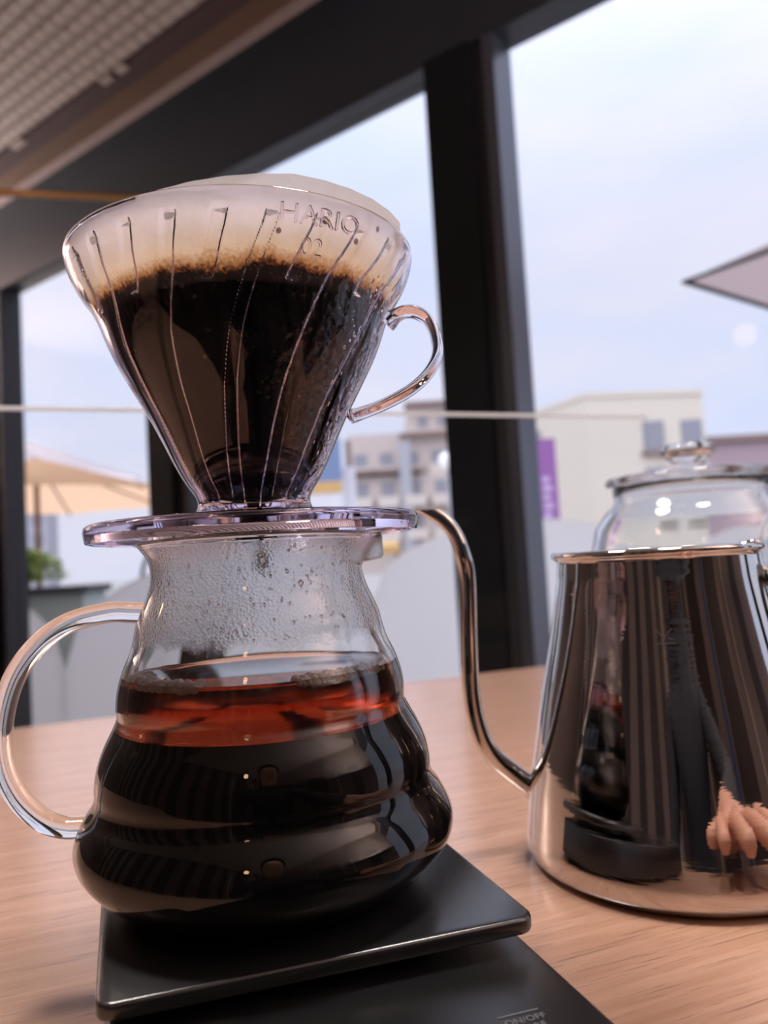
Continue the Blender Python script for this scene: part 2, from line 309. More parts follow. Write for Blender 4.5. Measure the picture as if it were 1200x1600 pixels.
def rounded(bm, poly, z0, z1, rad, bev, seg=6):
    """extrude a polygon with rounded corners and bevelled rims"""
    out_ = []; m = len(poly)
    for i in range(m):
        p = Vector(poly[i]); a = (Vector(poly[i-1])-p).normalized(); b = (Vector(poly[(i+1) % m])-p).normalized()
        ang = a.angle(b); t = rad/math.tan(ang/2); c = p+(a+b).normalized()*(rad/math.sin(ang/2))
        s, e = p+a*t-c, p+b*t-c; a0 = math.atan2(s.y, s.x); a1 = math.atan2(e.y, e.x)
        d = (a1-a0+PI) % (2*PI)-PI
        for k in range(seg+1): q = a0+d*k/seg; out_.append((c.x+rad*math.cos(q), c.y+rad*math.sin(q)))
    ctr = (sum(p[0] for p in out_)/len(out_), sum(p[1] for p in out_)/len(out_))
    def ring(ins, z):
        r = []
        n = len(out_)
        for i, p in enumerate(out_):
            tv = Vector(out_[(i+1) % n])-Vector(out_[i-1]); nv = Vector((tv.y, -tv.x)).normalized()
            if nv.dot(Vector(p)-Vector(ctr)) < 0: nv = -nv
            r.append(bm.verts.new((p[0]-nv.x*ins, p[1]-nv.y*ins, z)))
        return r
    R = [ring(bev, z0), ring(bev*0.3, z0+bev*0.3), ring(0, z0+bev), ring(0, z1-bev), ring(bev*0.3, z1-bev*0.3), ring(bev, z1)]
    n = len(out_)
    for i in range(5):
        for k in range(n): bm.faces.new((R[i][k], R[i][(k+1) % n], R[i+1][(k+1) % n], R[i+1][k]))
    bm.faces.new(R[0]); bm.faces.new(R[-1]); bmesh.ops.recalc_face_normals(bm, faces=bm.faces)
def text_mesh(txt, size, extrude, res=3):
    cu = bpy.data.curves.new('t', 'FONT'); cu.body = txt; cu.size = size; cu.extrude = extrude; cu.align_x = 'CENTER'; cu.resolution_u = res
    o = bpy.data.objects.new('t', cu); C.objects.link(o); bpy.context.view_layer.update()
    me = bpy.data.meshes.new_from_object(o.evaluated_get(bpy.context.evaluated_depsgraph_get()))
    bm = bmesh.new(); bm.from_mesh(me); bpy.data.objects.remove(o); bpy.data.meshes.remove(me); bpy.data.curves.remove(cu)
    return bm
NB = bmesh.new
rnd = random.Random(7)

# ------------------------------------------------------------------ room shell
def struct(name, bm, m, smooth=False, parent=None, **k):
    o = obj(name, bm, m, parent, smooth=smooth, **k)
    if parent is None: o['kind'] = 'structure'
    return o
M_floor = simple('floor_boards', srgb(88, 80, 78), 0.5, var=0.25, vscale=3)
M_wall = simple('taupe_wall', srgb(146, 130, 122), 0.7, var=0.1, vscale=2)
M_wall_d = simple('dark_wall_board', srgb(74, 66, 64), 0.55, var=0.2, vscale=2)
M_ceil = simple('ceiling_backing', srgb(128, 112, 108), 0.8)
bm = NB(); wbox(bm, S0-100, S1+100, -60, D1+100, FLOOR-60, FLOOR); struct('floor', bm, M_floor)
bm = NB(); wbox(bm, S0-100, S1+100, -60, D1+100, CEIL+30, CEIL+90); ceiling = struct('ceiling', bm, M_ceil)
bm = NB(); wbox(bm, S0-100, S1+100, D1, D1+100, FLOOR, CEIL+30); wall_back = struct('wall_back', bm, M_wall)
bm = NB(); wbox(bm, S0-100, S0, 0, D1, FLOOR, CEIL+30); struct('wall_right', bm, M_wall)
bm = NB(); wbox(bm, S1, S1+100, 0, D1, FLOOR, CEIL+30); struct('wall_left', bm, M_wall)
# dark upright boards on the back wall (seen only as streaks in the kettle)
bw = None
for i, (s0, w) in enumerate([(-3500, 260), (-3050, 180), (-2600, 420), (-1900, 160), (-1500, 300), (-900, 240), (-300, 380), (400, 200), (900, 420), (1700, 260), (2300, 420), (3100, 260), (3800, 400)]):
    bm = NB(); wbox(bm, s0, s0+w, D1-45, D1, FLOOR, CEIL+30); struct('wall_board', bm, M_wall_d, parent=wall_back)
M_blue = simple('blue_board_indoor', srgb(70, 100, 150), 0.6); M_pale = simple('pale_board', srgb(205, 190, 178), 0.6)
for (s0, w, mm_) in ((-2050, 60, M_pale), (-2900, 50, M_pale)):
    bm = NB(); wbox(bm, s0, s0+w, D1-70, D1-46, FLOOR, CEIL-300); struct('wall_board', bm, mm_, parent=wall_back)
wall_r = bpy.data.objects['wall_right']
for (d0, w, mm_) in ((700, 360, M_wall_d), (1500, 60, M_pale), (1900, 620, M_wall_d), (2620, 110, M_blue), (3100, 700, M_wall_d), (3960, 50, M_pale)):
    bm = NB(); wbox(bm, S0, S0+40, d0, d0+w, FLOOR, 1050); struct('wall_board', bm, mm_, parent=wall_r)
# header, cornice and the boards of the ceiling edge
bm = NB(); wbox(bm, S0, S1, -60, 40, 1400, 1795); struct('trim_1', bm, M_header)
bm = NB(); wbox(bm, S0, S1, -60, 46, 1795, 1852); struct('trim_2', bm, M_strip)
bm = NB(); wbox(bm, S0, S1, 10, 140, CEIL, CEIL+30); struct('soffit_board', bm, M_brown, parent=ceiling)
bm = NB(); wbox(bm, S0, S1, 140, 226, CEIL-2, CEIL+30); struct('soffit_board', bm, M_maroon, parent=ceiling)
def slat_mat():
    m, nt = mat('ceiling_slat'); b = N(nt, 'ShaderNodeBsdfPrincipled'); b.inputs['Roughness'].default_value = 0.7
    t = N(nt, 'ShaderNodeTexCoord'); mp = N(nt, 'ShaderNodeMapping'); mp.inputs['Rotation'].default_value = (0, 0, -math.atan2(WT[1], WT[0])); nt.links.new(t.outputs['Object'], mp.inputs[0])
    w = N(nt, 'ShaderNodeTexWave', i_Scale=5.0, i_Distortion=1.5, i_Detail=3.0); nt.links.new(mp.outputs[0], w.inputs['Vector'])
    n = N(nt, 'ShaderNodeTexNoise', i_Scale=14.0, i_Detail=4.0); nt.links.new(t.outputs['Object'], n.inputs['Vector'])
    cr = N(nt, 'ShaderNodeValToRGB'); e = cr.color_ramp.elements; e[0].position = 0.15; e[0].color = srgb(150, 130, 126); e[1].position = 0.5; e[1].color = srgb(192, 174, 168)
    mm = N(nt, 'ShaderNodeMath', operation='MULTIPLY_ADD'); mm.inputs[1].default_value = 0.5; nt.links.new(w.outputs['Fac'], mm.inputs[0])
    m3 = N(nt, 'ShaderNodeMath', operation='MULTIPLY'); m3.inputs[1].default_value = 0.5; nt.links.new(n.outputs['Fac'], m3.inputs[0]); nt.links.new(m3.outputs[0], mm.inputs[2])
    nt.links.new(mm.outputs[0], cr.inputs[0]); nt.links.new(cr.outputs[0], b.inputs['Base Color']); out(nt, b.outputs[0]); return m
M_slat = slat_mat()
d = 230.0; i = 0
while d < D1-60:
    wd = 50
    bm = NB(); s_a = S0
    # rounded slat: a half-round underside
    prof = [(0, 0), (6, -9), (wd/2, -15), (wd-6, -9), (wd, 0)]
    A = [bm.verts.new(W(S0, d+p, CEIL+12+q)) for p, q in prof]; B = [bm.verts.new(W(S1, d+p, CEIL+12+q)) for p, q in prof]
    T = [bm.verts.new(W(s_, d+p, CEIL+30)) for s_ in (S0, S1) for p in (0, wd)]
    for k in range(4): bm.faces.new((A[k], A[k+1], B[k+1], B[k]))
    bm.faces.new((A[0], B[0], T[2], T[0])); bm.faces.new((A[4], B[4], T[3], T[1])); bm.faces.new((T[0], T[1], T[3], T[2]))
    bmesh.ops.recalc_face_normals(bm, faces=bm.faces); struct('slat', bm, M_slat, parent=ceiling); d += 58
# short battens that break the edge of the slats
for s_ in (250, 520, 1180, 1240, 1900, 2300):
    bm = NB(); wbox(bm, s_, s_+90, 205, 236, CEIL-9, CEIL); struct('slat_end', bm, M_slat, parent=ceiling)
# posts, frames and panes of the window wall
BAY = 1337.0
for k in range(-3, 4):
    s1 = 25+BAY*k; s0 = s1-213
    if s1 > S0 and s0 < S1:
        bm = NB(); wbox(bm, max(s0+72, S0), min(s1, S1), -60, 60, FLOOR, 1400)
        p = struct('trim_%d' % (6+k), bm, M_post)
        bm = NB(); wbox(bm, max(s0+34, S0), s0+72, -60, 30, FLOOR, 1400); struct('frame_channel', bm, M_seal, parent=p)
        bm = NB(); wbox(bm, max(s0, S0), s0+34, -60, 44, FLOOR, 1400); struct('frame_edge', bm, M_alu if k == 0 else M_seal, parent=p)
    a, b = max(s1, S0), min(s1+BAY-213, S1)
    if b-a > 50:
        bm = NB(); wbox(bm, a, b, -24, -16, FLOOR+60, 1400); w = struct('window_%d' % (k+4), bm, M_pane)
        bm = NB(); wbox(bm, a, b, -50, 10, FLOOR, FLOOR+60); struct('bottom_rail', bm, M_post, parent=w)

# ------------------------------------------------------------------ table
TZ = -130
TA = math.radians(20.47); tu = Vector((math.cos(TA), math.sin(TA))); tv = Vector((-math.sin(TA), math.cos(TA)))
far0 = Vector((-352.2, 692.9))                                   # a point of the far edge
foot = far0 - tu*far0.dot(tu)
def TP(u, v): q = foot+tu*u-tv*v; return (q.x, q.y)
table = thing('wooden_table', 'light wooden table top carrying the scale, kettle and jars', 'table', (TP(0, 350)[0], TP(0, 350)[1], FLOOR))
bm = NB(); rounded(bm, [TP(-1250, 0), TP(1250, 0), TP(1250, 700), TP(-1250, 700)], TZ-32, TZ, 12, 2.0)
bmesh.ops.rotate(bm, verts=bm.verts, cent=(0, 0, 0), matrix=Matrix.Rotation(-TA, 3, 'Z'))
top = bpy.data.objects.new('tabletop', None)
me = bpy.data.meshes.new('tabletop')
org = world_loc(table); Rm = Matrix.Rotation(-TA, 3, 'Z')
for v in bm.verts: v.co = L(v.co) - Rm @ org
bm.to_mesh(me); bm.free(); me.materials.append(M_wood)
top = bpy.data.objects.new('tabletop', me); C.objects.link(top); top.parent = table; top.rotation_euler.z = TA
for (uu, vv) in ((-1190, 60), (1190, 60), (-1190, 640), (1190, 640)):
    bm = NB(); p = TP(uu, vv); box(bm, p[0]-25, p[0]+25, p[1]-25, p[1]+25, FLOOR, TZ-32, TA); obj('leg', bm, M_post, table, smooth=False)

# clear acrylic screen along the far edge
scr = thing('acrylic_screen', 'clear acrylic divider standing along the far edge of the table', 'screen', TP(0, 12)+(TZ,))
q0, q1 = TP(-900, 10), TP(640, 10)
def scr_box(u0, u1, v0, v1, z0, z1):
    bm = NB(); a, b, c_, d_ = TP(u0, v0), TP(u1, v0), TP(u1, v1), TP(u0, v1)
    hexa(bm, [a+(z0,), b+(z0,), c_+(z0,), d_+(z0,), a+(z1,), b+(z1,), c_+(z1,), d_+(z1,)]); bmesh.ops.recalc_face_normals(bm, faces=bm.faces); return bm
def lit_edge():
    m, nt = mat('acrylic_edge'); d = N(nt, 'ShaderNodeBsdfDiffuse'); t = N(nt, 'ShaderNodeBsdfTranslucent'); g = N(nt, 'ShaderNodeBsdfGlossy', i_Roughness=0.1)
    d.inputs[0].default_value = (0.95, 0.95, 0.98, 1); t.inputs[0].default_value = (1, 1, 1, 1)
    x = N(nt, 'ShaderNodeMixShader'); x.inputs[0].default_value = 0.85; nt.links.new(d.outputs[0], x.inputs[1]); nt.links.new(t.outputs[0], x.inputs[2])
    y = N(nt, 'ShaderNodeMixShader'); y.inputs[0].default_value = 0.15; nt.links.new(x.outputs[0], y.inputs[1]); nt.links.new(g.outputs[0], y.inputs[2]); out(nt, y.outputs[0]); return m
M_edge = lit_edge()
obj('sheet', scr_box(-900, 640, 2, 6, TZ+2, 157), M_acryl, scr, smooth=False)
obj('polished_edge', scr_box(-900, 640, 2, 6, 157, 160.5), M_edge, scr, smooth=False)
for u0 in (-700, 560):
    obj('foot', scr_box(u0, u0+60, 0, 22, TZ, TZ+4), M_edge, scr, smooth=False)

# ------------------------------------------------------------------ kitchen scale
e1 = Vector((math.cos(math.radians(16.6)), math.sin(math.radians(16.6)))); e2 = Vector((math.cos(math.radians(109)), math.sin(math.radians(109))))
A0 = Vector((-74.9, 187.6))
def SP(a, b): q = A0+e1*a+e2*b; return (q.x, q.y)
scale = thing('kitchen_scale', 'flat black kitchen scale under the full carafe', 'scale', SP(58, 20)+(TZ,))
bm = NB(); rounded(bm, [SP(0, 0), SP(116, 0), SP(116, 116), SP(0, 116)], -105.6, -101, 5.0, 1.1, 8); obj('tray', bm, M_tray, scale)
bm = NB(); rounded(bm, [SP(1.5, -76), SP(115, -76), SP(115, 112), SP(1.5, 112)], TZ+2, -110, 6, 1.6, 8); obj('body', bm, M_black, scale)
bm = NB(); rounded(bm, [SP(20, 20), SP(96, 20), SP(96, 96), SP(20, 96)], -110, -105.6, 8, 0.5); obj('tray_support', bm, M_black, scale)
for a, b in ((12, -66), (104, -66), (12, 100), (104, 100)):
    bm = NB(); p = SP(a, b); lathe(bm, [(0, TZ), (5, TZ), (5, TZ+2), (0, TZ+2)], p[0], p[1], 16); obj('foot', bm, M_black, scale)
M_disp = simple('glossy_display', (0.02, 0.02, 0.022, 1), 0.06)
M_print = simple('grey_print', srgb(125, 125, 130), 0.6)
bm = NB(); rounded(bm, [SP(24, -51), SP(83.4, -51), SP(83.4, -25.0), SP(24, -25.0)], -110.4, -109.7, 2.5, 0.25); obj('display', bm, M_disp, scale)
bm = NB(); rounded(bm, [SP(22.6, -52.4), SP(84.8, -52.4), SP(84.8, -23.6), SP(22.6, -23.6)], -110.6, -109.9, 3, 0.2); obj('display_frame', bm, M_black, scale)
def on_body(a, b, z): return SP(a, b)+(z,)
bm = NB(); hexa(bm, [on_body(a, b, z) for z in (-110.1, -109.85) for a, b in ((90.6, -25.2), (101.2, -25.2), (101.2, -24.8), (90.6, -24.8))]); obj('button_line', bm, M_print, scale, smooth=False)
for txt, a, b in (('ON/OFF', 96.3, -28.7), ('TARE', 96.7, -31.9)):
    bm = text_mesh(txt, 2.9, 0.04)
    for v in bm.verts: q = SP(a+v.co.x, b+v.co.y); v.co = (q[0], q[1], -109.9+v.co.z)
    obj('printed_lettering', bm, M_print, scale, smooth=False)

# ------------------------------------------------------------------ glass carafe
AX = (-43.3, 258.2)
out_pts = [(0.01, -101), (30, -101), (40, -100.6), (46.5, -98.6), (51.5, -95.5), (56.0, -91.5), (59.2, -87), (60.2, -82.5), (59.2, -78.5), (56.9, -74), (54.6, -70.5), (53.7, -67.5), (53.7, -64.4), (52.8, -59), (50.7, -53.5), (48.1, -48.5), (46.5, -44.8), (46.6, -41), (45.9, -35.5), (44.2, -30), (42.0, -25), (40.7, -20.5), (39.7, -16), (38.1, -12), (36.2, -7.5), (35.0, -3), (34.8, 1), (35.6, 4.5), (37.5, 7.5), (39.0, 9.2)]
op = [tuple(p) for p in crom(out_pts, 4)]
TW = 2.0
inn = []
for i_, (r_, z_) in enumerate(op):
    lift = TW*min(1, max(0, (-94-z_)/7)); inn.append((max(r_-TW*1.05, 0.01), z_+lift))
lip = [(38.9, 10.0), (38.0, 10.3), (37.2, 9.8)]
def spout_rf(r, z, a):
    dphi = (a-math.radians(88)+PI) % (2*PI)-PI
    g = math.exp(-(dphi/0.16)**2); k = min(1, max(0, (z+0.3)/1.6)); k = k*k*(3-2*k)
    return r+g*k*(42.3-r)
inn_up = list(reversed(inn[1:]))
prof = op[1:]+lip+[q for q in inn_up if q[1] < 9.3]
zi = [p[1] for p in prof]; n_out = len(op)-1+len(lip)
carafe = thing('coffee_carafe', 'clear glass carafe with ribbed waist, half full of dark coffee', 'carafe', (AX[0], AX[1], -101))
bm = NB(); full = [(0, -101)]+prof+[(0, -99)]
lathe(bm, full, AX[0], AX[1], 160, rf=lambda r, z, a: spout_rf(r, z, a), mi=lambda i: 1 if (i > n_out+1 and -28 < full[min(i, len(full)-1)][1] < 8.5) else 0)
obj('glass_body', bm, M_glass, carafe, mats=[M_glass, M_fog])
# liquid: dark below, amber in the upper layer (the two touch)
ip = sorted([(q[0]+0.25, q[1]) for q in inn if q[1] < -30], key=lambda q: q[1])
def inr(z): return float(np.interp(z, [q[1] for q in ip], [q[0] for q in ip]))
ZS, ZM = -32.6, -48.0
bm = NB(); low = [(0, -99.1)]+[(q[0], q[1]) for q in ip if q[1] > -99.0 and q[1] < ZM-0.3]+[(inr(ZM), ZM), (0, ZM)]
lathe(bm, low, AX[0], AX[1], 128); obj('dark_coffee', bm, M_coffee, carafe, label='nearly black coffee')
bm = NB(); zz = np.linspace(ZM+0.05, ZS-0.8, 14)
up = [(0, ZM+0.05)]+[(inr(z), z) for z in zz]+[(inr(ZS)-0.1, ZS+0.3), (inr(ZS)-0.9, ZS-0.35), (inr(ZS)-2.2, ZS-0.75), (0, ZS-0.8)]
lathe(bm, up, AX[0], AX[1], 128); obj('amber_coffee', bm, M_amber, carafe, label='amber translucent layer of coffee')
# handle: a bent glass rod with flared ends
hp = [(-76.5, 258, -12.8), (-80.5, 257, -12.7), (-86, 256, -12.3), (-93, 256, -11.9), (-105.9, 256, -14.3), (-116.7, 256, -21), (-125.1, 256, -31.7), (-129.5, 256, -46), (-129.2, 256, -59.5), (-124.8, 256, -70), (-117.3, 256, -77.6), (-110.1, 256, -80.6), (-104.4, 256.5, -81), (-100.4, 257, -81), (-97, 258, -80.6)]
path = crom(hp, 6); ns = len(path)
def hr(i):
    t = i/(ns-1); e = min(t, 1-t); return 3.45+2.5*math.exp(-(e/0.035)**2)
bm = NB(); tube(bm, path, [hr(i) for i in range(ns)], [hr(i)*1.25 for i in range(ns)], 24); obj('handle', bm, M_glass, carafe)
# bubbles on the surface, one joined mass
M_bub = simple('coffee_bubble', srgb(206, 192, 184), 0.12, trans=0.3, ior=1.33)
def bubbles(name, a0, a1, cnt, rmin, rmax, spread):
    bm = NB()
    for _ in range(cnt):
        a = math.radians(rnd.uniform(a0, a1)); r = rnd.uniform(rmin, rmax)*(1 if rnd.random() < .8 else 1.3); rr = inr(ZS)-0.8-r-abs(rnd.gauss(0, 1))*spread
        m_ = Matrix.Translation((AX[0]+rr*math.sin(a), AX[1]-rr*math.cos(a), ZS-0.4+r*0.2+rnd.uniform(-1.1, 0.5))) @ Matrix.Diagonal((r, r, r*0.9, 1))
        bmesh.ops.create_icosphere(bm, subdivisions=2, radius=1, matrix=m_)
    o = obj(name, bm, M_bub, carafe, kind='stuff', label='band of small grey bubbles on the coffee')
bubbles('bubbles', -78, -18, 420, 0.6, 1.5, 2.6)
bubbles('bubbles', 22, 68, 300, 0.6, 1.4, 2.2)
# larger drops on the inner wall of the neck, one joined mass
nz = sorted([(q[1], q[0]) for q in inn if q[1] > -31])
bm = NB()
for _ in range(420):
    z = rnd.uniform(-21, 7); a = rnd.uniform(-PI/2, PI/2) if _ < 300 else rnd.uniform(0, 2*PI); rr = float(np.interp(z, [q[0] for q in nz], [q[1] for q in nz])); r = rnd.uniform(0.25, 0.55)
    if _ < 6: r = 1.0
    m_ = Matrix.Translation((AX[0]+rr*math.sin(a), AX[1]-rr*math.cos(a), z)) @ Matrix.Rotation(a, 4, 'Z') @ Matrix.Diagonal((r, r*0.45, r*(1.0+rnd.random()*.6), 1))
    bmesh.ops.create_icosphere(bm, subdivisions=1, radius=1, matrix=m_)
obj('water_drops', bm, glassy('water', (1, 1, 1, 1), ior=1.33), carafe, kind='stuff')

# ------------------------------------------------------------------ dripper
DZ = 10.0
dripper = thing('coffee_dripper', 'clear plastic cone dripper with spiral ribs on top of the carafe', 'dripper', (AX[0], AX[1], DZ))
cone = [(22.6, 16.4), (19.6, 19.3), (18.7, 22), (19.6, 25), (22.9, 30), (26.0, 36), (29.2, 43), (32.6, 50), (36.4, 57), (40.2, 64), (43.3, 70), (45.8, 76), (48.0, 82), (50.4, 87), (53.1, 91), (55.3, 95), (56.9, 99), (57.7, 102.5)]
co = [tuple(p) for p in crom(cone, 6)]
tz = np.array([15, 23, 40, 56, 70, 83, 95, 103.5]); tw = np.array([-30, -28, -24, -20, -15, -9, -3, 0])
def rib(z, a, r):
    h = 0.0; tw_ = float(np.interp(z, tz, tw))
    for k in range(24):
        short = k % 2 == 1
        lo = 82 if short else 21.5
        fade = min(1, max(0, (z-lo)/1.2))*min(1, max(0, (99.6-z)/1.0))
        if fade <= 0: continue
        c = math.radians(-9.5+15*k+tw_); dd = abs(((a-c+PI) % (2*PI))-PI)*r
        w = 1.7
        if dd < w+0.5: h = max(h, fade*1.3*min(1, max(0, (w+0.5-dd)/0.6)))
    return h
co_in = [(r_-1.7, z_) for r_, z_ in co if z_ > 21.8]
hole = [(14.0, 19.5), (10.5, 16.2), (9.2, 13.6), (9.0, 9.0), (10.6, 9.0), (10.9, 13.0)]
prof = co+[(57.6, 103.6), (56.9, 104.0), (56.2, 103.5)]+list(reversed(co_in))+hole+[(22.6, 13.2)]
n_o = len(co)+3; n_i = n_o+len(co_in)
bm = NB()
NPH = 860
def cone_rf(r, z, a): return r
rings = []
for j, (r_, z_) in enumerate(prof):
    ring = []
    for k in range(NPH):
        a = 2*PI*k/NPH; q = r_-(rib(z_, a, r_) if n_o <= j < n_i else 0)
        ring.append(bm.verts.new((AX[0]+q*math.sin(a), AX[1]-q*math.cos(a), z_)))
    rings.append(ring)
for j in range(len(prof)):
    A, B = rings[j], rings[(j+1) % len(prof)]; mi = 1 if n_o <= j < n_i-1 else 0
    for k in range(NPH): bm.faces.new((A[k], A[(k+1) % NPH], B[(k+1) % NPH], B[k])).material_index = mi
bmesh.ops.recalc_face_normals(bm, faces=bm.faces); obj('cone', bm, M_plastic, dripper, mats=[M_plastic, M_damp])
bm = NB()
fl = [(22.7, 16.2), (30, 15.4), (44, 15.2), (52.2, 15.5), (53.4, 15.9), (54.3, 15.2), (54.6, 13.6), (54.3, 11.6), (53.9, 10.2), (52.8, 10.0), (52.2, 10.6), (51.9, 12.6), (44, 12.9), (42.6, 12.8), (42.4, 12.0), (41.8, 12.0), (41.6, 12.8), (37.0, 12.8), (36.8, 10.4), (35.6, 10.4), (35.4, 12.8), (22.7, 12.9)]
lathe(bm, fl, AX[0], AX[1], 160, close=True); obj('base_flange', bm, glassy('lilac_plastic', (0.91, 0.885, 0.955, 1), ior=1.45), dripper)
hp = [(4.6, 256, 80.2), (7.6, 255, 82.2), (11, 254.5, 83.3), (14.6, 254, 82.7), (18.3, 254, 79.9), (20.6, 254, 74.3), (20.8, 254, 67.7), (17.2, 254, 61.4), (10.9, 254, 56.3), (2.1, 254, 52.1), (-5.5, 255, 49.8), (-9.5, 256, 49.0)]
path = crom(hp, 6); ns = len(path)
bm = NB(); tube(bm, path, [1.9+1.3*math.exp(-(i/6)**2)+0.5*math.exp(-((ns-1-i)/6)**2) for i in range(ns)], 4.6, 20); obj('handle', bm, M_plastic, dripper)
# raised lettering on the cone
def cone_text(txt, size, phi0, z0, slope):
    bm = text_mesh(txt, size, 0.35)
    bmesh.ops.triangulate(bm, faces=bm.faces); bmesh.ops.subdivide_edges(bm, edges=[e for e in bm.edges if e.calc_length() > 1.2], cuts=1)
    for v in bm.verts:
        x, y, h = v.co; y2 = y+slope*x
        z = z0+y2*0.86; r_ = float(np.interp(z, [c[1] for c in co], [c[0] for c in co])); ph = math.radians(phi0)+x/52.0
        q = r_+0.08+h; v.co = (AX[0]+q*math.sin(ph), AX[1]-q*math.cos(ph), z)
    obj('raised_lettering', bm, M_plastic, dripper, smooth=False)
cone_text('HARIO', 7.8, 33, 95.2, 0.0)
cone_text('02', 7.0, 31, 88.0, 0.0)
# paper filter
cz = np.array([c[1] for c in co]); crr = np.array([c[0] for c in co])
def pr(z):
    hug = 3.35-1.15*min(1, max(0, (z-96)/5))
    if z > 103: return float(np.interp(102.5, cz, crr))-hug-0.15+(z-103)*0.12
    if z >= 26: return float(np.interp(min(z, 102.5), cz, crr))-hug
    return max(0.6, (z-9)/17*(float(np.interp(26, cz, crr))-3.35))
def ptop(a):
    dg = (math.degrees(a)+180) % 360-180
    if -20 < dg < 74: return 104.2+4.6*min(1, max(0, (dg+20)/45))
    return 103.3
paper = thing('paper_filter', 'coffee-stained paper filter lining the clear dripper', 'filter', (AX[0], AX[1], DZ))
bm = NB(); NP_ = 220; zs = list(np.linspace(11, 100, 60)); rings = []
for side in (0,):
    zl = zs+[102.6, None]
    for z in zl:
        ring = []
        for k in range(NP_):
            a = 2*PI*k/NP_; zt = ptop(a) if z is None else z; r_ = pr(zt)-(0.35 if side else 0)+0.12*math.sin(a*37+zt*0.1)
            ring.append(bm.verts.new((AX[0]+r_*math.sin(a), AX[1]-r_*math.cos(a), zt)))
        rings.append(ring)
for j in range(len(rings)-1):
    for k in range(NP_): bm.faces.new((rings[j][k], rings[j][(k+1) % NP_], rings[j+1][(k+1) % NP_], rings[j+1][k]))
bmesh.ops.recalc_face_normals(bm, faces=bm.faces); obj('paper_cone', bm, M_paper, paper)
bm = NB(); g = [(0, 13)]+[(pr(z)-0.6, z) for z in np.linspace(14, 83, 24)]+[(pr(83)-3, 80), (pr(83)-14, 72), (10, 66), (0, 65)]
lathe(bm, g, AX[0], AX[1], 96, rf=lambda r, z, a: r+(0.5*math.sin(a*9+z) if z > 64 and r < 44 and r > 5 else 0))
tag(obj('coffee_grounds', bm, M_grounds, None, base=(AX[0], AX[1], 13)), 'bed of wet dark coffee grounds inside the paper filter', 'coffee grounds', kind='stuff')
# last drop hanging under the dripper
bm = NB(); lathe(bm, [(0, -1.5), (1.6, -0.6), (2.3, 1.2), (2.0, 3.2), (1.1, 5.5), (0.8, 9.2), (0, 9.2)], AX[0]+2, AX[1]-2, 20)
obj('coffee_drop', bm, M_coffee, dripper, label='dark coffee drop')

# ------------------------------------------------------------------ steel kettle
KX = (114.8, 330.8)
kettle = thing('pouring_kettle', 'polished steel gooseneck kettle standing right of the carafe', 'kettle', (KX[0], KX[1], TZ))
ko = [(56, TZ), (59.3, -128.6), (61.2, -126), (61.8, -122), (61.4, -117), (58.9, -99), (55.4, -80), (51.5, -61), (46.5, -39), (42.2, -16), (41.3, -9), (41.0, -5.2)]
kp = [tuple(p) for p in crom(ko, 5)]
rim = []
for k in range(11):
    a = -PI/2+k*1.5*PI/10; rim.append((42.0+1.5*math.cos(a), -2.6+1.5*math.sin(a)))
kin = [(p[0]-1.0, p[1]) for p in reversed(kp) if p[1] > -127]
bm = NB(); lathe(bm, [(0, TZ)]+kp+rim+kin+[(0, -127)], KX[0], KX[1], 128); obj('body', bm, M_steel, kettle)
sp_ = [(66, -102.0), (55.9, -98.3), (47.7, -92.2), (40, -84.6), (34.8, -73.6), (32.6, -57.4), (33.0, -35.8), (34.0, -10), (32.6, 1.2), (29.6, 10.4), (25.0, 16.6), (19.0, 21.0), (12.0, 25.0)]
sp = []
for i_, (x_, z_) in enumerate(sp_):
    y_ = 352-18*min(1, i_/8); sp.append((x_*y_/331, y_, z_*y_/331))
path = crom(sp, 8); ns = len(path)
bm = NB(); tube(bm, path, [4.7-1.35*min(1, i/(ns*0.75)) for i in range(ns)], None, 24)
r_ = bmesh.ops.bisect_plane(bm, geom=bm.verts[:]+bm.edges[:]+bm.faces[:], plane_co=(0, 0, 20.9), plane_no=(0, 0, 1), clear_outer=True)
obj('spout', bm, M_steel, kettle)
bm = NB(); lathe(bm, [(0, 0), (5.5, 0), (5.2, 1.2), (4.2, 2.2), (0, 2.2)], 0, 0, 24)
for v in bm.verts: x, y, z = v.co; v.co = (58.4-z*0.95+x*0.25, 351+y, -104.5+x+z*0.3)
obj('spout_collar', bm, M_steel, kettle)
# handle bracket and black handle leaving the picture on the right
M_hand = simple('black_handle', (0.02, 0.016, 0.014, 1), 0.35)
bm = NB(); tube(bm, crom([(153.5, 326, -9), (157, 325, -13), (160, 324.5, -18), (161, 324.5, -24)], 4), 2.6, 5, 14); obj('handle_bracket', bm, M_steel, kettle)
bm = NB(); tube(bm, crom([(157, 325, -17), (164, 325, -15), (175, 325, -13), (192, 325, -14), (206, 325, -22), (212, 325, -38), (210, 325, -58), (200, 325, -82), (192, 325, -96)], 6), 4.2, 7, 18); obj('handle', bm, M_hand, kettle)
for zz_ in (-13, -19):
    bm = NB(); bmesh.ops.create_uvsphere(bm, u_segments=16, v_segments=10, radius=1.9, matrix=Matrix.Translation((155.5+(-13-zz_)*0.3, 320.8, zz_))); obj('rivet', bm, M_steel, kettle)
bm = NB(); tube(bm, crom([(148, 322, -2.2), (152, 320, -1.2), (155.5, 321.5, -1.4), (157.5, 325, -2.6)], 5), 1.5, 2.2, 12); obj('rim_hook', bm, M_steel, kettle)
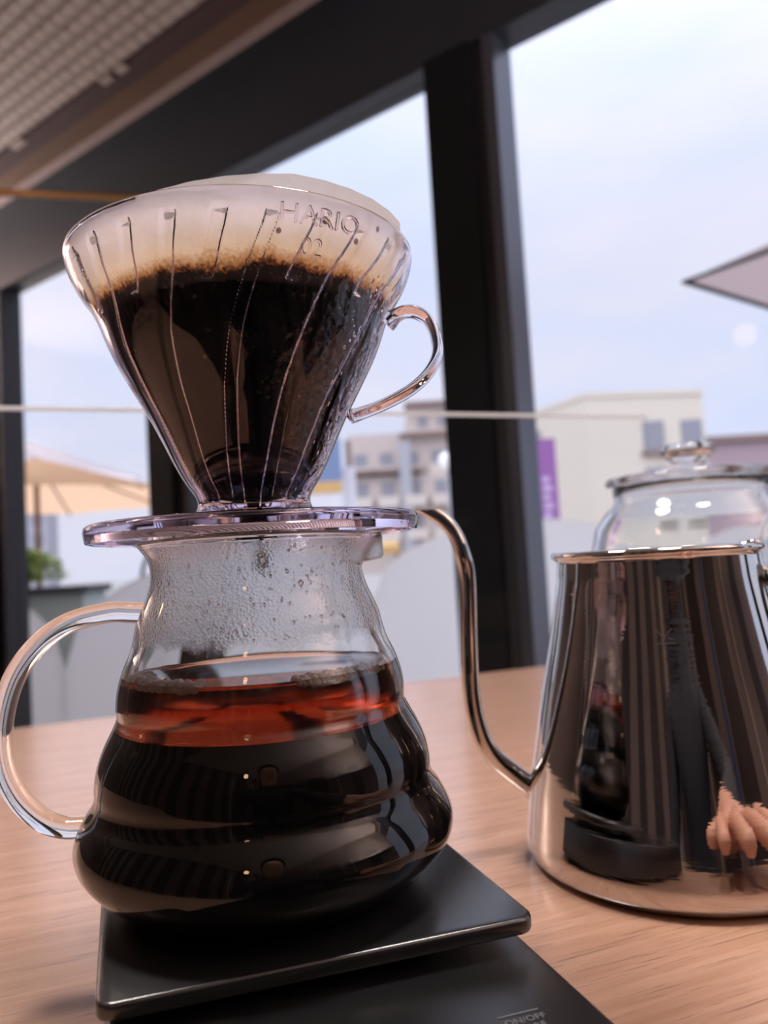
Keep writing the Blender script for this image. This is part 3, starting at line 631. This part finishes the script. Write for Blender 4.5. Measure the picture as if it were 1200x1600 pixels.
# small darker mark: bent strokes over a line
def on_kettle(u, z, h):
    r_ = float(np.interp(z, [p[1] for p in kp], [p[0] for p in kp]))+h; a = math.radians(-19.0)+math.radians(-1)+u/r_
    a = -0.30+u/r_
    return (KX[0]+r_*math.sin(a), KX[1]-r_*math.cos(a), z)
M_mark = simple('dull_mark', (0.30, 0.27, 0.26, 1), 0.4, metal=0.7)
bm = NB()
def stroke(a, b, w=0.45, n=6):
    for i in range(n):
        p = [a[0]+(b[0]-a[0])*i/n, a[1]+(b[1]-a[1])*i/n]; q = [a[0]+(b[0]-a[0])*(i+1)/n, a[1]+(b[1]-a[1])*(i+1)/n]
        dx, dy = b[0]-a[0], b[1]-a[1]; l = math.hypot(dx, dy); nx, ny = -dy/l*w/2, dx/l*w/2
        hexa(bm, [on_kettle(x, y, h) for h in (-0.02, 0.05) for x, y in ((p[0]-nx, p[1]-ny), (q[0]-nx, q[1]-ny), (q[0]+nx, q[1]+ny), (p[0]+nx, p[1]+ny))])
stroke((-3.2, -31), (-0.6, -34.6)); stroke((-0.6, -34.6), (2.6, -31)); stroke((-3.4, -36.4), (3.6, -36.4)); stroke((0.6, -34.4), (3.4, -35.2))
bmesh.ops.recalc_face_normals(bm, faces=bm.faces); obj('kettle_mark', bm, M_mark, kettle, smooth=False)

# ------------------------------------------------------------------ glass jars behind the kettle
def jar(cx, cy, sc, label):
    j = thing('glass_jar', label, 'jar', (cx, cy, TZ), group='glass storage jars behind the kettle')
    Z = lambda z: TZ+(z)*sc
    o_ = [(0, 0), (62, 0), (70, 3), (74.5, 12), (75, 40), (75, 100), (74, 128), (70, 146), (62, 157), (55.5, 163), (54, 167), (55.5, 172), (55, 176)]
    i_ = [(52.5, 176), (52, 167), (53, 162), (60, 154), (67, 144), (71, 127), (72, 100), (72, 14), (67, 5), (0, 4)]
    bm = NB(); lathe(bm, [(r*sc, Z(z)) for r, z in o_+i_], cx, cy, 96); obj('jar_body', bm, M_jar, j)
    l_ = [(0, 177), (54, 177), (59.5, 177.5), (60.5, 180), (59, 182.6), (45, 184.5), (20, 187.5), (12, 189.5), (12.5, 193), (18, 197), (20, 201), (17, 205), (0, 206.5)]
    bm = NB(); lathe(bm, [(r*sc, Z(z)) for r, z in l_], cx, cy, 96); obj('lid', bm, M_jar, j)
    return j
jar(224.5, 560, 0.985, 'clear glass jar with knobbed lid behind the kettle, whole lid in view')
jar(372, 600, 0.985, 'second glass jar, mostly beyond the right edge of the picture')

# ------------------------------------------------------------------ rod standing in for a reflected strip of warm light, upper left
refl_rod = thing('reflection_rod', 'thin warm rod standing in for a light reflection across the dark beam, upper left', 'reflection_line', (-900, 2360, 1200))
bm = NB(); tube(bm, [(-2600, 1980, 1200), (-560, 2420, 1200)], 11, None, 12, normal=(0, 0, 1)); obj('rod', bm, M_reflection, refl_rod)
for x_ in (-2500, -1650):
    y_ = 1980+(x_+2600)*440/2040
    bm = NB(); tube(bm, [(x_, y_, 1200), (x_, y_, CEIL+13)], 0.8, None, 6); obj('hanging_wire', bm, M_reflection, refl_rod)

# ------------------------------------------------------------------ pendant lamps behind the camera (they glint on the rims)
M_bulb, ntb = mat('lamp_bulb'); e_ = N(ntb, 'ShaderNodeEmission'); e_.inputs[0].default_value = (1, 0.62, 0.34, 1); e_.inputs[1].default_value = 14; out(ntb, e_.outputs[0])
def pendant(s_, d_, z, label, power):
    x, y, _z = W(s_, d_, z)
    p = thing('pendant_lamp', label, 'lamp', (x, y, z), group='globe pendant lamps over the room')
    bm = NB(); bmesh.ops.create_uvsphere(bm, u_segments=24, v_segments=16, radius=60, matrix=Matrix.Translation((x, y, z))); obj('globe', bm, M_bulb, p)
    bm = NB(); lathe(bm, [(0, 100), (26, 98), (30, 72), (0, 70)], x, y, 24)
    for v in bm.verts: v.co.z += z
    obj('cap', bm, M_black, p)
    bm = NB(); tube(bm, [(x, y, z+98), (x, y, CEIL+13)], 3, None, 8); obj('cord', bm, M_black, p)
PW = 22; FILL_POWER = 215
pendant(-250, 2500, 1080, 'globe pendant lamp behind the camera, to its left', PW)
pendant(-1900, 3300, 1080, 'globe pendant lamp far behind the camera, to its right', PW)
pendant(1700, 2700, 1080, 'globe pendant lamp in the left half of the room', PW)

M_diff, ntd = mat('fill_diffuser'); e_ = N(ntd, 'ShaderNodeEmission'); e_.inputs[0].default_value = (1, 0.9, 0.82, 1); e_.inputs[1].default_value = 3; out(ntd, e_.outputs[0])
def table_fill(x, y, label, power):  # added fill disc that brightens the table, no known lamp there
    d_ = thing('table_fill_light', label, 'lamp', (x, y, CEIL-6), group='added fill lights over the table')
    bm = NB(); lathe(bm, [(195, CEIL-6), (215, CEIL-6), (215, CEIL+14), (195, CEIL+14)], x, y, 48, close=True); obj('trim_ring', bm, M_black, d_)
    bm = NB(); lathe(bm, [(0, CEIL+6), (194, CEIL+6), (194, CEIL+12), (0, CEIL+12)], x, y, 48); obj('diffuser', bm, M_diff, d_)
    l = bpy.data.lights.new('table_fill', 'AREA'); l.shape = 'DISK'; l.size = 0.38; l.energy = power; l.color = (1, 0.9, 0.84); l.spread = math.radians(110)
    o = bpy.data.objects.new('table_fill', l); C.objects.link(o); o.parent = d_; o.location = (0, 0, 0.004)
table_fill(-560, 620, 'added round fill light above the left half of the table', 14)
table_fill(420, 420, 'added round fill light above the right half of the table', 10)

# added fill lights: boxes on the side walls, facing up to brighten the ceiling
def ceiling_fill(s0, s1, d0, d1, label, power):
    x, y, _z = W((s0+s1)/2, (d0+d1)/2, 0)
    c_ = thing('ceiling_fill_light', label, 'lamp', (x, y, 730), group='added fill lights under the ceiling')
    bm = NB(); wbox(bm, s0, s1, d0, d1, 700, 730); obj('fill_box', bm, M_wall_d, c_, smooth=False)
    l = bpy.data.lights.new('ceiling_fill_area', 'AREA'); l.shape = 'RECTANGLE'; l.energy = power; l.color = (1, 0.92, 0.87)
    l.size = abs(s1-s0)/1000; l.size_y = abs(d1-d0)/1000
    o = bpy.data.objects.new('ceiling_fill_area', l); C.objects.link(o); o.parent = c_; o.location = (0, 0, 0.01)
    o.rotation_euler = (PI, 0, -math.atan2(WT[1], WT[0]))
ceiling_fill(-3590, -3350, 100, 1700, 'added upward fill light on the right wall', FILL_POWER)
ceiling_fill(4350, 4590, 100, 1700, 'added upward fill light on the left wall', FILL_POWER)

# ------------------------------------------------------------------ the seated photographer (only seen mirrored in steel and glass)
def photographer():
    V, Ed, R_ = [], [], []
    def v(p, r, prev=None):
        V.append(p); R_.append(r); i = len(V)-1
        if prev is not None: Ed.append((prev, i))
        return i
    cx = 70
    pel = v((cx, -520, -320), 115); b1 = v((cx, -495, -190), 118, pel); ch = v((cx, -455, -20), 130, b1); uc = v((cx, -430, 90), 105, ch)
    nb = v((cx, -415, 165), 58, uc); nk = v((cx, -400, 205), 50, nb); h1 = v((cx, -385, 262), 66, nk); h2 = v((cx, -380, 322), 82, h1); v((cx, -388, 372), 66, h2)
    def hand(w, d, side, flat):
        # palm, four unequal bent fingers and a thumb leaving the side of the palm
        w0 = V[w]; pm = v((w0[0]+d[0]*45, w0[1]+d[1]*45, w0[2]-4), 24, w); px, py = -d[1], d[0]; kn = V[pm]
        for k, (o, l) in enumerate(((-27, 62), (-9, 74), (9, 70), (26, 54))):
            a = v((kn[0]+d[0]*38+px*o, kn[1]+d[1]*38+py*o, kn[2]-2), 10, pm)
            b = v((kn[0]+d[0]*(38+l*.45)+px*o*1.15, kn[1]+d[1]*(38+l*.45)+py*o*1.15, kn[2]+2), 8.8, a)
            v((kn[0]+d[0]*(38+l)+px*o*1.2, kn[1]+d[1]*(38+l)+py*o*1.2, kn[2]-9), 7.5, b)
        a = v((kn[0]+px*side*36, kn[1]+py*side*36, kn[2]-4), 11, pm); v((kn[0]+px*side*50+d[0]*36, kn[1]+py*side*50+d[1]*36, kn[2]-7), 9, a)
    # right arm forward, hand resting on the table
    s_ = v((cx+165, -430, 105), 62, uc); e_ = v((cx+245, -175, -60), 43, s_); w_ = v((cx+100, 88, -96), 27, e_); hand(w_, (-0.12, 0.993), 1, True)
    # left arm, hand on the thigh
    s2 = v((cx-165, -430, 105), 62, uc); e2_ = v((cx-235, -400, -180), 43, s2); w2 = v((cx-150, -250, -262), 27, e2_); hand(w2, (0.2, 0.98), -1, True)
    for sg in (-1, 1):
        hp_ = v((cx+sg*85, -490, -345), 92, pel); k_ = v((cx+sg*120, -80, -355), 66, hp_); an = v((cx+sg*120, -60, -770), 42, k_); v((cx+sg*125, 90, -815), 33, an)
    base = L((cx, -300, FLOOR))
    me = bpy.data.meshes.new('person'); me.from_pydata([tuple(L(p)-base) for p in V], Ed, []); me.update()
    o = bpy.data.objects.new('tmp', me); C.objects.link(o); o.modifiers.new('s', 'SKIN')
    for i, r in enumerate(R_): me.skin_vertices[0].data[i].radius = (r/1000, r/1000)
    me.skin_vertices[0].data[0].use_root = True
    ss = o.modifiers.new('ss', 'SUBSURF'); ss.levels = 2; ss.render_levels = 2
    bpy.context.view_layer.update()
    m2 = bpy.data.meshes.new_from_object(o.evaluated_get(bpy.context.evaluated_depsgraph_get())); bpy.data.objects.remove(o); bpy.data.meshes.remove(me)
    root = thing('person', 'seated person in a dark sweater and trousers, mirrored in the kettle', 'person', (cx, -300, FLOOR))
    skin = simple('skin', srgb(206, 152, 128), 0.5); sweater = simple('dark_sweater', srgb(40, 40, 46), 0.9); trou = simple('dark_trousers', srgb(34, 36, 44), 0.9)
    m2.materials.clear()
    for q in (skin, sweater, trou): m2.materials.append(q)
    for p in m2.polygons:
        c = p.center+base; z = (c.z-EYE)*1000; y = c.y*1000; x = c.x*1000; p.use_smooth = True
        if z > 190 or (y > 110 and z > -200) or (x < cx-40 and -245 < y < -60 and -300 < z < -235): p.material_index = 0
        elif z < -270 or (y > -350 and z < -200): p.material_index = 2
        else: p.material_index = 1
    bd = bpy.data.objects.new('body', m2); C.objects.link(bd); bd.parent = root
    bm = NB(); bmesh.ops.create_uvsphere(bm, u_segments=28, v_segments=18, radius=1, matrix=Matrix.Translation((cx, -398, 345)) @ Matrix.Diagonal((88, 92, 88, 1)))
    bmesh.ops.bisect_plane(bm, geom=bm.verts[:]+bm.edges[:]+bm.faces[:], plane_co=(cx, -350, 345), plane_no=(0, 0.75, -0.66), clear_outer=True); obj('hair', bm, simple('dark_hair', srgb(28, 22, 20), 0.5), root)
    for sg in (-1, 1):
        bm = NB(); bmesh.ops.create_uvsphere(bm, u_segments=14, v_segments=10, radius=11, matrix=Matrix.Translation((cx+sg*30, -312, 318))); obj('eye', bm, simple('eye_white', (0.7, 0.7, 0.7, 1), 0.2), root)
        bm = NB(); bmesh.ops.create_uvsphere(bm, u_segments=14, v_segments=10, radius=1, matrix=Matrix.Translation((cx+sg*82, -385, 308)) @ Matrix.Diagonal((9, 18, 30, 1))); obj('ear', bm, skin, root)
    bm = NB(); bmesh.ops.create_cone(bm, cap_ends=True, segments=14, radius1=15, radius2=5, depth=42, matrix=Matrix.Translation((cx, -300, 296)) @ Matrix.Rotation(0.3, 4, 'X')); obj('nose', bm, skin, root)
    bm = NB(); bmesh.ops.create_uvsphere(bm, u_segments=16, v_segments=10, radius=1, matrix=Matrix.Translation((cx, -318, 258)) @ Matrix.Diagonal((24, 8, 7, 1))); obj('mouth', bm, simple('lips', srgb(170, 100, 95), 0.5), root)
    st = thing('stool', 'round stool under the seated person', 'stool', (cx, -520, FLOOR))
    bm = NB(); lathe(bm, [(0, -470), (170, -470), (178, -460), (170, -442), (0, -440)], cx, -520, 40); obj('seat', bm, M_wall_d, st)
    for k in range(4):
        a = PI/4+k*PI/2; bm = NB(); tube(bm, [(cx+120*math.cos(a), -520+120*math.sin(a), -468), (cx+170*math.cos(a), -520+170*math.sin(a), FLOOR)], 13, None, 10); obj('leg', bm, M_post, st)
photographer()

# ------------------------------------------------------------------ outdoors
M_pave = simple('terrace_paving', srgb(176, 172, 168), 0.8, var=0.1, vscale=0.5)
bm = NB(); box(bm, -120000, 120000, -60000, 160000, FLOOR-160, FLOOR-70); struct('ground', bm, M_pave)
def arch_panel(x0, y0, x1, y1, zb, zt, label, rise):
    """a white panel with a rounded top; zb is the foot of the arc, zt its crown"""
    bm = NB(); n = 24; ux, uy = x1-x0, y1-y0; l = math.hypot(ux, uy); nx, ny = -uy/l*20, ux/l*20; F_, K_ = [], []
    for k in range(n+1):
        t = k/n; h = zb+(zt-zb)*math.sqrt(max(0, 1-(2*t-1)**2))**rise
        F_.append((x0+ux*t, y0+uy*t, h))
    vt = [(bm.verts.new(p), bm.verts.new((p[0]+nx, p[1]+ny, p[2])), bm.verts.new((p[0], p[1], FLOOR-70)), bm.verts.new((p[0]+nx, p[1]+ny, FLOOR-70))) for p in F_]
    for a, b in zip(vt, vt[1:]):
        bm.faces.new((a[0], b[0], b[2], a[2])); bm.faces.new((a[0], b[0], b[1], a[1]))
    bm.faces.new((vt[0][0], vt[0][1], vt[0][3], vt[0][2])); bm.faces.new((vt[-1][0], vt[-1][1], vt[-1][3], vt[-1][2]))
    bmesh.ops.delete(bm, geom=[v for v in bm.verts if not v.link_faces], context='VERTS')
    bmesh.ops.recalc_face_normals(bm, faces=bm.faces)
    tag(obj('terrace_screen', bm, M_white, None, smooth=False, base=((x0+x1)/2, (y0+y1)/2, FLOOR-70)), label, 'screen', 'white round-topped terrace screens')
arch_panel(-2900, 3830, -1650, 3900, -470, 10, 'white round-topped terrace screen at the far left', 1)
arch_panel(-1650, 3900, -90, 4300, -470, 60, 'white round-topped terrace screen behind the carafe', 0.9)
arch_panel(-90, 4300, 1780, 4700, -240, 195, 'white round-topped terrace screen behind the thick post', 0.9)
arch_panel(1780, 4700, 3600, 5000, -200, 260, 'white round-topped terrace screen at the far right', 0.9)
# planter with a bush
M_green = simple('grey_green_box', srgb(165, 178, 174), 0.7, var=0.05, vscale=3)
M_dkrim = simple('dark_rim', srgb(60, 66, 70), 0.6)
pl = thing('planter', 'grey-green planter box with a dark rim outside the window', 'planter', (-2250, 5100, FLOOR-70))
bm = NB(); box(bm, -2750, -1960, 4950, 5350, FLOOR-70, -95); obj('box', bm, M_green, pl, smooth=False)
bm = NB(); rounded(bm, [(-2790, 4920), (-1925, 4920), (-1925, 5390), (-2790, 5390)], -95, -45, 25, 5); obj('rim', bm, M_dkrim, pl, smooth=False)
M_leaf = simple('leaf_green', srgb(172, 192, 108), 0.7, var=0.4, vscale=10)
bush = thing('bush', 'small light green bush growing in the planter', 'plant', (-2350, 5150, -40))
bm = NB()
for _ in range(900):
    a, b, r_ = rnd.uniform(0, 2*PI), rnd.uniform(0, PI/2), 210*rnd.random()**0.4
    p = Vector((-2400+r_*1.3*math.cos(a)*math.cos(b), 5150+r_*0.8*math.sin(a)*math.cos(b), -5+r_*1.05*math.sin(b)))
    m_ = Matrix.Translation(p) @ Matrix.Rotation(rnd.uniform(0, 6), 4, 'Z') @ Matrix.Rotation(rnd.uniform(-1, 1), 4, 'X')
    q = [m_ @ Vector(c) for c in ((-14, 0, 0), (0, -26, 3), (14, 0, 0), (0, 26, 3))]; bm.faces.new([bm.verts.new(c) for c in q])
obj('foliage', bm, M_leaf, bush, smooth=False, kind='stuff')
bm = NB(); tube(bm, [(-2400, 5150, -38), (-2400, 5150, 60)], 12, None, 8); obj('stem', bm, simple('bark', srgb(90, 75, 60), 0.8), bush)
# parasols
M_can = simple('tan_canopy', srgb(222, 196, 176), 0.8)
def canopy_mat(name, c):
    m, nt = mat(name); d_ = N(nt, 'ShaderNodeBsdfDiffuse'); t_ = N(nt, 'ShaderNodeBsdfTranslucent'); d_.inputs[0].default_value = c; t_.inputs[0].default_value = c
    x = N(nt, 'ShaderNodeMixShader'); x.inputs[0].default_value = 0.75; nt.links.new(d_.outputs[0], x.inputs[1]); nt.links.new(t_.outputs[0], x.inputs[2]); out(nt, x.outputs[0]); return m
M_can = canopy_mat('tan_canopy', srgb(250, 206, 168)); M_can2 = canopy_mat('pale_canopy', srgb(250, 240, 242)); M_can3 = canopy_mat('grey_pink_canopy', srgb(176, 158, 156))
def parasol(cx, cy, zr, zt, R, n, rot, m, label, border=None):
    p = thing('parasol', label, 'parasol', (cx, cy, FLOOR-70), group='parasols on the terrace')
    c = [(cx+R*math.cos(rot+2*PI*k/n), cy+R*math.sin(rot+2*PI*k/n)) for k in range(n)]
    bm = NB(); ap = (cx, cy, zt)
    for k in range(n):
        a, b = c[k], c[(k+1) % n]
        for dz in (0,):
            v = [bm.verts.new((ap[0], ap[1], ap[2]+dz)), bm.verts.new(a+(zr+dz,)), bm.verts.new(((a[0]+b[0])/2, (a[1]+b[1])/2, zr+dz+12)), bm.verts.new(b+(zr+dz,))]; bm.faces.new(v)
    obj('canopy', bm, m, p, smooth=False)
    if border:
        for k in range(n):
            bm = NB(); tube(bm, [c[k]+(zr,), c[(k+1) % n]+(zr,)], 22, 8, 8, normal=(0, 0, 1)); obj('hem', bm, border, p)
    for k in range(n):
        bm = NB(); tube(bm, [(cx, cy, zt-12), c[k]+(zr-6,)], 9, None, 8, normal=(0, 0, 1) if False else (0.3, 0.1, 1)); obj('rib', bm, M_brown, p)
    bm = NB(); tube(bm, [(cx, cy, FLOOR-70), (cx, cy, zt)], 22, None, 12); obj('pole', bm, M_brown, p)
    bm = NB(); lathe(bm, [(0, FLOOR-70), (260, FLOOR-70), (260, FLOOR-10), (40, FLOOR+10), (0, FLOOR+10)], cx, cy, 32); obj('base', bm, M_post, p)
parasol(-2850, 6300, 640, 1010, 1330, 8, 0.2, M_can, 'tan parasol at the left with dark ribs underneath')
parasol(-5600, 10200, 1320, 2230, 2300, 8, 0.1, M_can2, 'pale pink parasol beyond the tan one')
parasol(3550, 3750, 1390, 2050, 1900, 4, math.radians(172), M_can3, 'grey-pink parasol corner at the right edge', M_seal)
# dark thin pole beside the screen
bm = NB(); tube(bm, crom([(-1180, 4150, 160), (-1290, 4150, 90), (-1330, 4150, -60), (-1360, 4150, -400), (-1380, 4150, FLOOR-70)], 6), 11, None, 10)
tag(obj('curved_pole', bm, M_seal, None, base=(-1380, 4150, FLOOR-70)), 'thin dark curved pole just left of the carafe', 'pole')

# buildings --------------------------------------------------------
M_cream = simple('cream_render', srgb(224, 214, 200), 0.9, var=0.03, vscale=0.2)
M_apt = simple('beige_render', srgb(205, 192, 186), 0.9, var=0.05, vscale=0.2)
M_roof = simple('brown_roof', srgb(140, 118, 112), 0.8)
M_win = simple('window_dark', srgb(150, 150, 160), 0.3)
M_rail = simple('balcony_rail', srgb(216, 206, 200), 0.8)
M_conc = simple('concrete_grey', srgb(178, 178, 188), 0.9)
M_purple = simple('purple_sign', srgb(150, 98, 162), 0.6)
M_lilac = simple('lilac_print', srgb(205, 180, 220), 0.6)
def mm(*v): return [x*1000 for x in v]
def bbox(name, x0, x1, y0, y1, z0, z1, m, parent):
    bm = NB(); box(bm, *mm(x0, x1, y0, y1, z0, z1)); return obj(name, bm, m, parent, smooth=False)
b = thing('building', 'cream flat-roofed building behind the purple sign', 'building', (14000, 45000, FLOOR-70))
bm = NB(); g0 = (FLOOR-70)
hexa(bm, [(7500, 56000, g0), (12300, 45000, g0), (19600, 46000, g0), (16000, 58000, g0), (7500, 56000, 9000), (12300, 45000, 9050), (19600, 46000, 9000), (16000, 58000, 9000)])
bmesh.ops.recalc_face_normals(bm, faces=bm.faces); obj('wall', bm, M_cream, b, smooth=False)
bm = NB(); hexa(bm, [(7400, 56000, 8950), (12250, 44900, 8950), (19700, 45900, 8950), (16000, 58000, 8950), (7400, 56000, 9250), (12250, 44900, 9250), (19700, 45900, 9250), (16000, 58000, 9250)])
bmesh.ops.recalc_face_normals(bm, faces=bm.faces); obj('parapet', bm, M_cream, b, smooth=False)
for x_, z_ in ((16.3, 6.2), (18.7, 6.2), (16.3, 3.4), (18.7, 3.4)):
    w = bbox('window', x_-0.65, x_+0.65, 44.9+(x_-12.3)*0.137, 45.3+(x_-12.3)*0.137, z_-0.6, z_+1.2, M_win, b)
    bbox('window_ledge', x_-0.8, x_+0.8, 44.7+(x_-12.3)*0.137, 45.2+(x_-12.3)*0.137, z_-0.9, z_-0.6, M_roof, w)
for x_, z_ in ((10.2, 6.9), (10.4, 2.6)):
    bbox('side_window', x_-0.25, x_+0.25, 49.3, 50.5, z_, z_+0.9, M_win, b)
s_ = thing('shop_sign', 'tall purple shop sign with pale vertical lettering', 'sign', (8700, 40000, FLOOR-70))
bbox('panel', 8.05, 9.15, 40, 40.3, 1.5, 5.9, M_purple, s_)
bbox('post', 8.5, 8.7, 40.1, 40.25, FLOOR/1000-0.07, 1.5, M_conc, s_)
for k in range(5):
    bbox('lettering', 8.35, 8.35+(0.5 if k % 2 else 0.38), 39.93, 40.0, 1.75+k*0.46, 2.05+k*0.46, M_lilac, s_)
# stepped apartment block
ap = thing('apartment_block', 'stepped beige apartment block left of the thick post', 'building', (2500, 60000, FLOOR-70))
G = FLOOR/1000-0.07
bbox('wall', -2.9, 9.5, 60, 72, G, 6.6, M_apt, ap)
bbox('wall', -2.6, 9.5, 62, 72, 6.6, 10.3, M_apt, ap)
bbox('wall', 2.4, 9.5, 63, 72, 10.3, 12.6, M_apt, ap)
for x0_, x1_, y_, z_ in ((-3.1, 3.2, 59.3, 6.8), (1.6, 9.7, 61.3, 9.9), (2.2, 9.7, 62.3, 12.6), (-3.0, 9.6, 59.6, 4.2)):
    bbox('roof', x0_, x1_, y_, y_+2.6, z_, z_+0.28, M_roof, ap)
for z_ in (2.0, 4.6, 7.2):
    for k in range(5):
        x_ = -2.2+k*2.1; y_ = 60 if z_ < 6.6 else 62
        f = bbox('window', x_, x_+1.05, y_-0.08, y_+0.1, z_, z_+1.5, M_win, ap)
        bbox('balcony', x_-0.3, x_+1.35, y_-0.9, y_-0.1, z_-0.5, z_+0.35, M_rail, f)
for k in range(3): bbox('window', 3.2+k*1.7, 4.0+k*1.7, 62.9, 63.1, 10.9, 12.0, M_win, ap)
bbox('stair_tower', 1.4, 2.3, 59.2, 61, G, 9.2, M_conc, ap)
# left distant building, right low building
lb = thing('office_block', 'pale grey distant block under the tan parasol', 'building', (-27000, 60000, FLOOR-70))
bbox('wall', -31, -26.4, 60, 62, G, 6.0, M_conc, lb)
for z_ in (1.0, 2.8, 4.4):
    for k in range(3): bbox('window', -30.4+k*1.4, -29.6+k*1.4, 59.9, 60.1, z_, z_+0.9, M_win, lb)
rb = thing('low_building', 'low pinkish brown building beyond the glass jars', 'building', (32000, 62000, FLOOR-70))
M_pk = simple('pinkish_brick', srgb(172, 152, 160), 0.9)
bbox('wall', 25.0, 42, 62, 72, G, 8.0, M_pk, rb); bbox('roof', 24.6, 42.4, 61.6, 72.4, 8.0, 8.5, M_roof, rb)
# signs and awnings beside the dripper
sg = thing('billboard', 'blue and orange billboard glimpsed right of the dripper', 'sign', (-1600, 20000, FLOOR-70))
M_bl = simple('blue_board', srgb(120, 140, 178), 0.6); M_or = simple('orange_board', srgb(214, 172, 110), 0.6); M_wh = simple('white_board', srgb(226, 224, 232), 0.7)
bbox('blue_panel', -2.4, -1.06, 20, 20.2, 2.15, 3.3, M_bl, sg); bbox('orange_panel', -2.4, -1.06, 19.98, 20.2, 1.85, 2.15, M_or, sg)
bbox('white_panel', -2.4, -1.06, 20, 20.2, 0.7, 1.85, M_wh, sg); bbox('post', -1.8, -1.6, 20.05, 20.15, G, 0.7, M_conc, sg)
bm = NB(); box(bm, *mm(-1.04, -0.72, 20.4, 20.7, G, 2.55)); tag(obj('white_column', bm, M_wh, None, smooth=False, base=(-880, 20550, FLOOR-70)), 'narrow white column between the billboard and the apartments', 'column')
bm = NB(); box(bm, *mm(-0.98, -0.83, 21.2, 21.4, G, 3.4)); tag(obj('brown_mast', bm, M_roof, None, smooth=False, base=(-900, 21300, FLOOR-70)), 'narrow brown mast rising above the white column', 'mast')
aw = thing('awning', 'small orange awning low between the spout and the screens', 'awning', (-50, 7000, FLOOR-70))
bm = NB(); hexa(bm, [(-330, 7000, 60), (120, 7000, 60), (120, 7400, 150), (-330, 7400, 150), (-330, 7000, 130), (120, 7000, 130), (120, 7400, 190), (-330, 7400, 190)]); bmesh.ops.recalc_face_normals(bm, faces=bm.faces); obj('canopy', bm, M_or, aw, smooth=False)
for x_ in (-310, 100): bm = NB(); tube(bm, [(x_, 7200, FLOOR-70), (x_, 7200, 110)], 14, None, 8); obj('post', bm, M_seal, aw)
# round street lamps
for (x_, z_, lb_) in ((690, 1010, 'white globe lamp, the upper left of two beside the thick post'), (835, 815, 'white globe lamp touching the edge of the thick post')):
    g_ = thing('globe_lamp', lb_, 'lamp', (x_, 8000, FLOOR-70), group='white globe street lamps')
    bm = NB(); bmesh.ops.create_uvsphere(bm, u_segments=24, v_segments=16, radius=88, matrix=Matrix.Translation((x_, 8000, z_))); obj('globe', bm, simple('white_globe', (0.95, 0.95, 1, 1), 0.2, emit=0.35), g_)
    bm = NB(); tube(bm, [(x_, 8000, FLOOR-70), (x_, 8000, z_-80)], 12, None, 8); obj('pole', bm, M_conc, g_)
